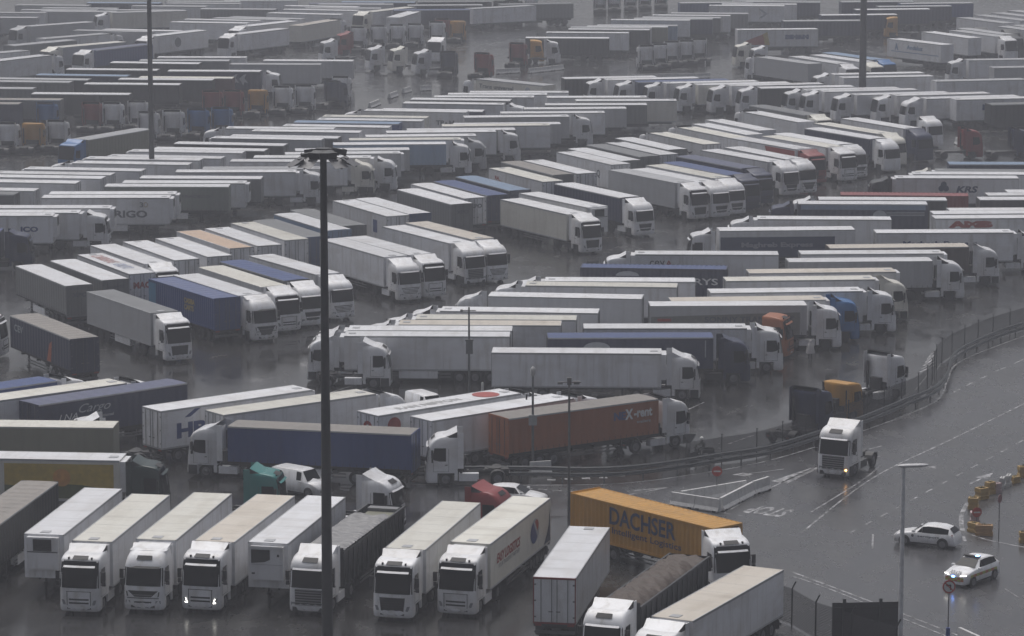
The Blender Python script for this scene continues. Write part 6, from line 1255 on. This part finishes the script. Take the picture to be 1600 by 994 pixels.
def crate(x, y, h, lx, ly, lz, col, label):
    root = thing('road_barrier', x, y, h, label, 'barrier', 'water-filled barriers round the corner')
    mb = MB(); k = .04
    def rr(z, s, t): 
        return [(sx*(lx/2-s)+0, sy*(ly/2-s), z) if 0 else (sx*(lx/2-s), sy*(ly/2-s), z) for sx, sy in ((-1,-1),(1,-1),(1,1),(-1,1))]
    rings = [rr(0,0,0), rr(lz*.3,.0,0), rr(lz*.34,k,0), rr(lz*.6,k,0), rr(lz*.64,.0,0), rr(lz*.97,.01,0), rr(lz,.04,0), rr(lz,.12,0), rr(lz-.22,.14,0)]
    mb.loft(rings, 0, False); mt = {'y': flat('barrier_yellow', (.42,.27,.08), .5), 'o': flat('barrier_orange', (.40,.23,.09), .5), 'w': flat('barrier_white', (.55,.55,.54), .5), 'r': flat('barrier_pink', (.48,.36,.36), .5)}[col]
    ob('barrier_body', mb.mesh('barrier_body', [mt]), root)
    if col in 'yo' and lx < 1.6:
        m2 = MB(); rng = random.Random(int(x*10))
        for i in range(26):
            a = rng.uniform(0, 6.28); r_ = rng.uniform(0, min(lx, ly)*.36); zz = lz-.15+rng.uniform(0,.22); cx, cy = r_*math.cos(a), r_*math.sin(a); s = rng.uniform(.05,.11)
            m2.add([(cx+rng.uniform(-s,s), cy+rng.uniform(-s,s), zz+rng.uniform(-s,s)) for _ in range(3)], [(0,1,2)])
        ob('weeds', m2.mesh('weeds', [flat('weed_green', (.06,.08,.03), .7)]), root)
for a in CRATES: crate(*a)
# ------------------------------------------------------------------ cars and vans
def car_body(st, tumble):
    """st: list of stations (x, z_edge, z_roof or None, half width, half roof width). returns rings"""
    rings = []
    for x, zb, zr, hw, rw in st:
        if zr is None: zr, rw = zb+.05, hw*.55
        half = [(0, .22), (hw*.90, .22), (hw, .34), (hw, .60), (hw*.97, zb-.04), (hw*.93, zb), (rw+.02, zr-.03), (rw*.8, zr), (0, zr+.012)]
        rings.append([(x, y, z) for y, z in half] + [(x, -y, z) for y, z in half[-2:0:-1]])
    return rings
def car(x, y, h, kind, label, cat='car', body='W', name='car'):
    root = thing(name, x, y, h, label, cat)
    if kind in ('hatch', 'suv'):
        e = .0 if kind == 'hatch' else .12
        st = [(2.12,.55+e,None,.62,.3),(2.08,.66+e,None,.78,.4),(1.85,.76+e,None,.86,.5),(1.30,.88+e,None,.89,.5),(.88,.93+e,None,.90,.5),
              (.12,.95+e,1.40+e,.90,.60),(-.30,.95+e,1.46+e,.90,.63),(-1.10,.96+e,1.44+e,.90,.62),(-1.66,.98+e,1.34+e,.88,.56),(-2.0,.92+e,1.04+e,.86,.60),(-2.10,.72+e,.80+e,.83,.60),(-2.14,.5,.56,.76,.5)]
    else:
        st = [(2.10,.60,None,.62,.3),(2.02,.78,None,.80,.4),(1.50,1.0,None,.86,.5),(1.15,1.05,None,.88,.5),(.60,1.1,1.78,.88,.66),(.2,1.1,1.84,.89,.72),(-2.0,1.1,1.84,.89,.74),(-2.18,1.05,1.78,.87,.72),(-2.20,.5,1.70,.85,.70)]
    rings = car_body(st, 0); mb = MB(); mb.loft(rings, 0, True)
    b = ob('body', mb.mesh('body', [paint(body, .2, .1)]), root)
    # glass patches lie on the loft between belt (5) and roof side (6) points
    def quad(i, j, side, a0=.04, a1=.90, t0=-.01, t1=1.01):
        k5, k6 = (5, 6) if side > 0 else (11, 10)
        A, B = Vector(rings[i][k5]), Vector(rings[i][k6]); C, D = Vector(rings[j][k6]), Vector(rings[j][k5])
        f = lambda s, t: (A*(1-s)+D*s)*(1-t) + (B*(1-s)+C*s)*t
        o = Vector((0, .015*side, .008)); return [tuple(f(s, t)+o) for s, t in ((t0,a0),(t1,a0),(t1,a1),(t0,a1))]
    ks = (5, 6, 7) if kind in ('hatch', 'suv') else (4,)
    for s in (1, -1):
        mb = MB()
        for n_, k in enumerate(ks): mb.add(quad(k, k+1, s), [(0,1,2,3)])
        if kind in ('hatch', 'suv'): q = quad(4, 5, s, .08, .9, .55, .98); A = Vector(rings[5][6 if s > 0 else 10]); mb.add([q[0], q[1], q[2]], [(0,1,2)])
        ob('side_window', mb.mesh('side_window', [GLASS]), b)
        m2 = MB(); m2.box(.55, .75, s*.98-.09, s*.98+.09, 1.0, 1.13); ob('mirror', m2.mesh('mirror', [paint(body, .2, .1)]), b)
        m2 = MB(); m2.add([(2.05,s*.42,.66),(1.94,s*.82,.70),(1.90,s*.84,.80),(2.02,s*.46,.75)], [(0,1,2,3)]); 
        if kind == 'suv': m2.add([(2.125,s*.40,.76),(2.01,s*.80,.82),(2.0,s*.80,.86),(2.12,s*.42,.80)], [(0,1,2,3)], 1)
        ob('headlight', m2.mesh('headlight', [LAMP, LIT]), b)
        m2 = MB(); m2.add([(-2.06,s*.50,.88),(-1.99,s*.86,.88),(-1.90,s*.885,1.0),(-2.03,s*.52,.98)], [(0,1,2,3)]); ob('tail_light', m2.mesh('tail_light', [REDL]), b)
    def across(i, j, a=.1, z=.02):
        A, B = Vector(rings[i][6]), Vector(rings[i][10]); C, D = Vector(rings[j][10]), Vector(rings[j][6]); A2, B2 = Vector(rings[i][5]), Vector(rings[i][11])
        return A, B, C, D
    ia, ib = (4, 5) if kind in ('hatch', 'suv') else (3, 4)
    zb = st[ia][1]; xr, zr, rw = st[ib][0], st[ib][2], st[ib][4]
    mb = MB(); mb.add([(st[ia][0]-.02, -.72, zb+.075), (st[ia][0]-.02, .72, zb+.075), (xr+.06, rw-.03, zr-.005), (xr+.06, -rw+.03, zr-.005)], [(0,1,2,3)]); ob('windshield', mb.mesh('windshield', [GLASS]), b)
    if kind in ('hatch', 'suv'):
        mb = MB(); mb.add([(-1.69,-.50,1.345+(st[8][2]-1.34)),(-1.69,.50,1.345+(st[8][2]-1.34)),(-2.02,.60,1.06+(st[8][2]-1.34)),(-2.02,-.60,1.06+(st[8][2]-1.34))], [(0,1,2,3)]); ob('rear_window', mb.mesh('rear_window', [GLASS]), b)
    mb = MB(); mb.add([(2.13,-.45,.40),(2.13,.45,.40),(2.13,.42,.56),(2.13,-.42,.56)], [(0,1,2,3)]); mb.box(-1.05,1.0,-.91,.91,.22,.30); ob('bumper', mb.mesh('bumper', [BLACK]), b)
    for wx in (1.32, -1.32):
        for s in (-1, 1):
            m2 = MB(); m2.cyl((0,-.11,0),(0,.11,0),.33,n=20); m2.cyl((0,-.115*1,0),(0,.115,0),.22,n=14,m=1); wl = ob('wheel', cached('carwheel', lambda: m2.mesh('wheel', [RUB, HUBM])), root, (wx, s*.83, .33))
            m2 = MB(); m2.cyl((wx,s*.84,.35),(wx,s*.903,.35),.39,n=20); ob('wheel_arch', m2.mesh('wheel_arch', [BLACK]), b)
    return root, b
c1, b1 = car(*CAR1, 'hatch', 'white hatchback with small dark lettering on its doors, turning left on the wet road')
letters(b1, 'serviport', 1.5, .17, lambda u, z, off=0: (-u, .905+off, z), .35, .72, flat('car_ink', (.07,.08,.11), .4)); 
letters(b1, 'serviport', 1.5, .17, lambda u, z, off=0: (u, -.905-off, z), -.35, .72, flat('car_ink', (.07,.08,.11), .4))
shape(b1, disc_pts(-.75, .74, .10, 10), lambda u, z, off=0: (-u, .905+off, z), flat('car_ink', (.07,.08,.11), .4))
c2, b2 = car(*CAR2, 'suv', 'police car with flashing blue light and orange and yellow checks on its nose')
BLU = flat('blue_lamp', (.1,.25,.9), .2, 0, (.16,.35,1), 8)
mb = MB(); mb.box(-.15,.15,-.55,.55,1.60,1.68,0); mb.box(-.12,.12,.30,.50,1.68,1.72,1); ob('light_bar', mb.mesh('light_bar', [BLACK, BLU]), c2)
mb = MB(); mb.box(2.13,2.19,-.16,.0,.66,.76); ob('blue_lamp', mb.mesh('blue_lamp', [BLU]), c2)
mb = MB(); chk = [flat('check_yellow', (.42,.45,.10), .4), flat('check_orange', (.50,.16,.08), .4)]
for i in range(6):
    for j in range(2):
        y = -.66+i*.22; xx = 2.150 if abs(y+.11) < .5 else 2.125
        mb.add([(xx,y,.42+j*.13),(xx,y+.22,.42+j*.13),(xx,y+.22,.55+j*.13),(xx,y,.55+j*.13)], [(0,1,2,3)], (i+j) % 2)
for s in (-1, 1):
    for i in range(9):
        x = -1.6+i*.36
        mb.add([(x,s*.906,.62+.0),(x+.36,s*.906,.62),(x+.36,s*.906,.80),(x,s*.906,.80)], [(0,1,2,3)], i % 2)
ob('check_markings', mb.mesh('check_markings', chk), b2)
letters(b2, 'POLICIA', .8, .13, lambda u, z, off=0: (2.02-z*.0-off*0-(z-.9)*3.0, -u*-1, z+.02), 0, .93, flat('car_ink', (.07,.08,.11), .4))
for a in VANS: car(*a, cat='van', name='panel_van')
# ------------------------------------------------------------------ people
def skin_person(name, x, y, h, joints, edges, radii, label, mats_parts):
    root = thing(name, x, y, h, label, 'person')
    me = bpy.data.meshes.new('body'); me.from_pydata(joints, edges, [])
    o = bpy.data.objects.new('tmp', me); LINK(o); md = o.modifiers.new('s', 'SKIN'); sd = o.modifiers.new('b', 'SUBSURF'); sd.levels = 2; sd.render_levels = 2
    for i, r_ in enumerate(radii): me.skin_vertices[0].data[i].radius = (r_, r_)
    me.skin_vertices[0].data[0].use_root = True
    dg = bpy.context.evaluated_depsgraph_get(); m2 = bpy.data.meshes.new_from_object(o.evaluated_get(dg)); bpy.data.objects.remove(o)
    m2.materials.clear(); m2.materials.append(mats_parts); 
    for p in m2.polygons: p.use_smooth = True
    ob('body', m2, root); return root
J = [(0,0,.95),(0,0,1.2),(0,0,1.42),(0,0,1.54),(0,0,1.66),(0,.20,1.42),(.05,.26,1.15),(.12,.22,.93),(0,-.20,1.42),(.05,-.26,1.15),(.12,-.22,.93),(0,.10,.9),(.02,.11,.50),(0,.11,.08),(.15,.12,.04),(0,-.10,.9),(-.04,-.11,.5),(-.02,-.11,.08),(.13,-.12,.04)]
E_ = [(0,1),(1,2),(2,3),(3,4),(2,5),(5,6),(6,7),(2,8),(8,9),(9,10),(0,11),(11,12),(12,13),(13,14),(0,15),(15,16),(16,17),(17,18)]
RD = [.15,.14,.13,.06,.10,.07,.05,.04,.07,.05,.04,.09,.065,.05,.045,.09,.065,.05,.045]
p1 = skin_person('person', *PERSON, J, E_, RD, 'person in a pale hooded rain cape standing by the orange tractor cab', flat('dark_cloth', (.03,.03,.035), .7))
rows = []
for z, rx, ry in ((.62,.30,.38),(.9,.27,.34),(1.2,.23,.30),(1.42,.17,.25),(1.50,.12,.15),(1.58,.13,.13),(1.68,.13,.12),(1.76,.08,.08),(1.79,.02,.02)):
    rows.append([((rx+(.025*math.sin(5*a) if z < 1.3 else 0))*math.cos(a), (ry+(.02*math.sin(7*a) if z < 1.3 else 0))*math.sin(a), z) for a in [2*math.pi*i/24 for i in range(25)]])
mb = MB(); mb.grid(rows); ob('rain_cape', mb.mesh('rain_cape', [flat('cape_pale', (.52,.50,.50), .35)]), p1)
# rider on a scooter
Jr = [(0,0,.82),(.06,0,1.05),(.12,0,1.25),(.15,0,1.36),(.18,0,1.47),(.12,.19,1.24),(.30,.24,1.05),(.50,.20,1.0),(.12,-.19,1.24),(.30,-.24,1.05),(.50,-.20,1.0),(.05,.12,.78),(.40,.20,.72),(.36,.20,.34),(.50,.20,.30),(.05,-.12,.78),(.40,-.20,.72),(.36,-.20,.34),(.50,-.20,.30)]
sx, sy, sh = SCOOT
rider = skin_person('person', sx, sy, sh, Jr, E_, RD, 'scooter rider in an olive rain suit and white helmet', flat('olive_cloth', (.10,.11,.085), .6))
mb = MB(); mb.loft([[(.19+r_*math.cos(2*math.pi*i/14), r_*math.sin(2*math.pi*i/14), z) for i in range(14)] for z, r_ in ((1.38,.10),(1.44,.14),(1.52,.15),(1.60,.12),(1.65,.03))]); ob('helmet', mb.mesh('helmet', [flat('helmet_white', (.8,.8,.78), .2)]), rider)
sc_ = thing('motor_scooter', sx, sy, sh, 'dark olive motor scooter ridden behind the guard rail', 'scooter')
mb = MB(); mb.loft([[(x, w_*math.cos(t), z+hh*math.sin(t)) for t in [2*math.pi*i/10 for i in range(10)]] for x, z, w_, hh in ((-.85,.62,.05,.05),(-.7,.60,.14,.14),(-.2,.58,.18,.18),(.1,.45,.16,.12),(.15,.32,.16,.08),(.5,.32,.16,.08),(.6,.6,.18,.25),(.68,.85,.12,.10))]); ob('body', mb.mesh('body', [flat('scooter_olive', (.09,.10,.08), .4)]), sc_)
mb = MB(); mb.box(-.70,.12,-.14,.14,.74,.81); ob('seat', mb.mesh('seat', [BLACK]), sc_)
mb = MB(); mb.cyl((.60,-.30,1.0),(.60,.30,1.0),.02,n=6); mb.cyl((.62,0,.8),(.60,0,1.0),.03,n=6); mb.cyl((.80,0,.28),(.64,0,.85),.03,n=6); ob('handlebar', mb.mesh('handlebar', [BLACK]), sc_)
for wx in (-.62, .80):
    mb = MB(); mb.cyl((wx,-.06,.27),(wx,.06,.27),.27,n=18); ob('wheel', mb.mesh('wheel', [RUB]), sc_)
# a far trailer lettered across the lane, and a few traffic cones/bollards
bm_ = MB(); bm_.loft([[(r_*math.cos(2*math.pi*i/12), r_*math.sin(2*math.pi*i/12), z) for i in range(12)] for z, r_ in ((0,.12),(.9,.10),(1.0,.06))]); bme = bm_.mesh('bollard', [flat('bollard_white', (.6,.6,.6), .4)])
for i, (x, y, lab) in enumerate(BOLLARDS):
    o = ob('bollard', bme, None, (x, y, 0)); tag(o, lab, 'bollard', 'white bollards')
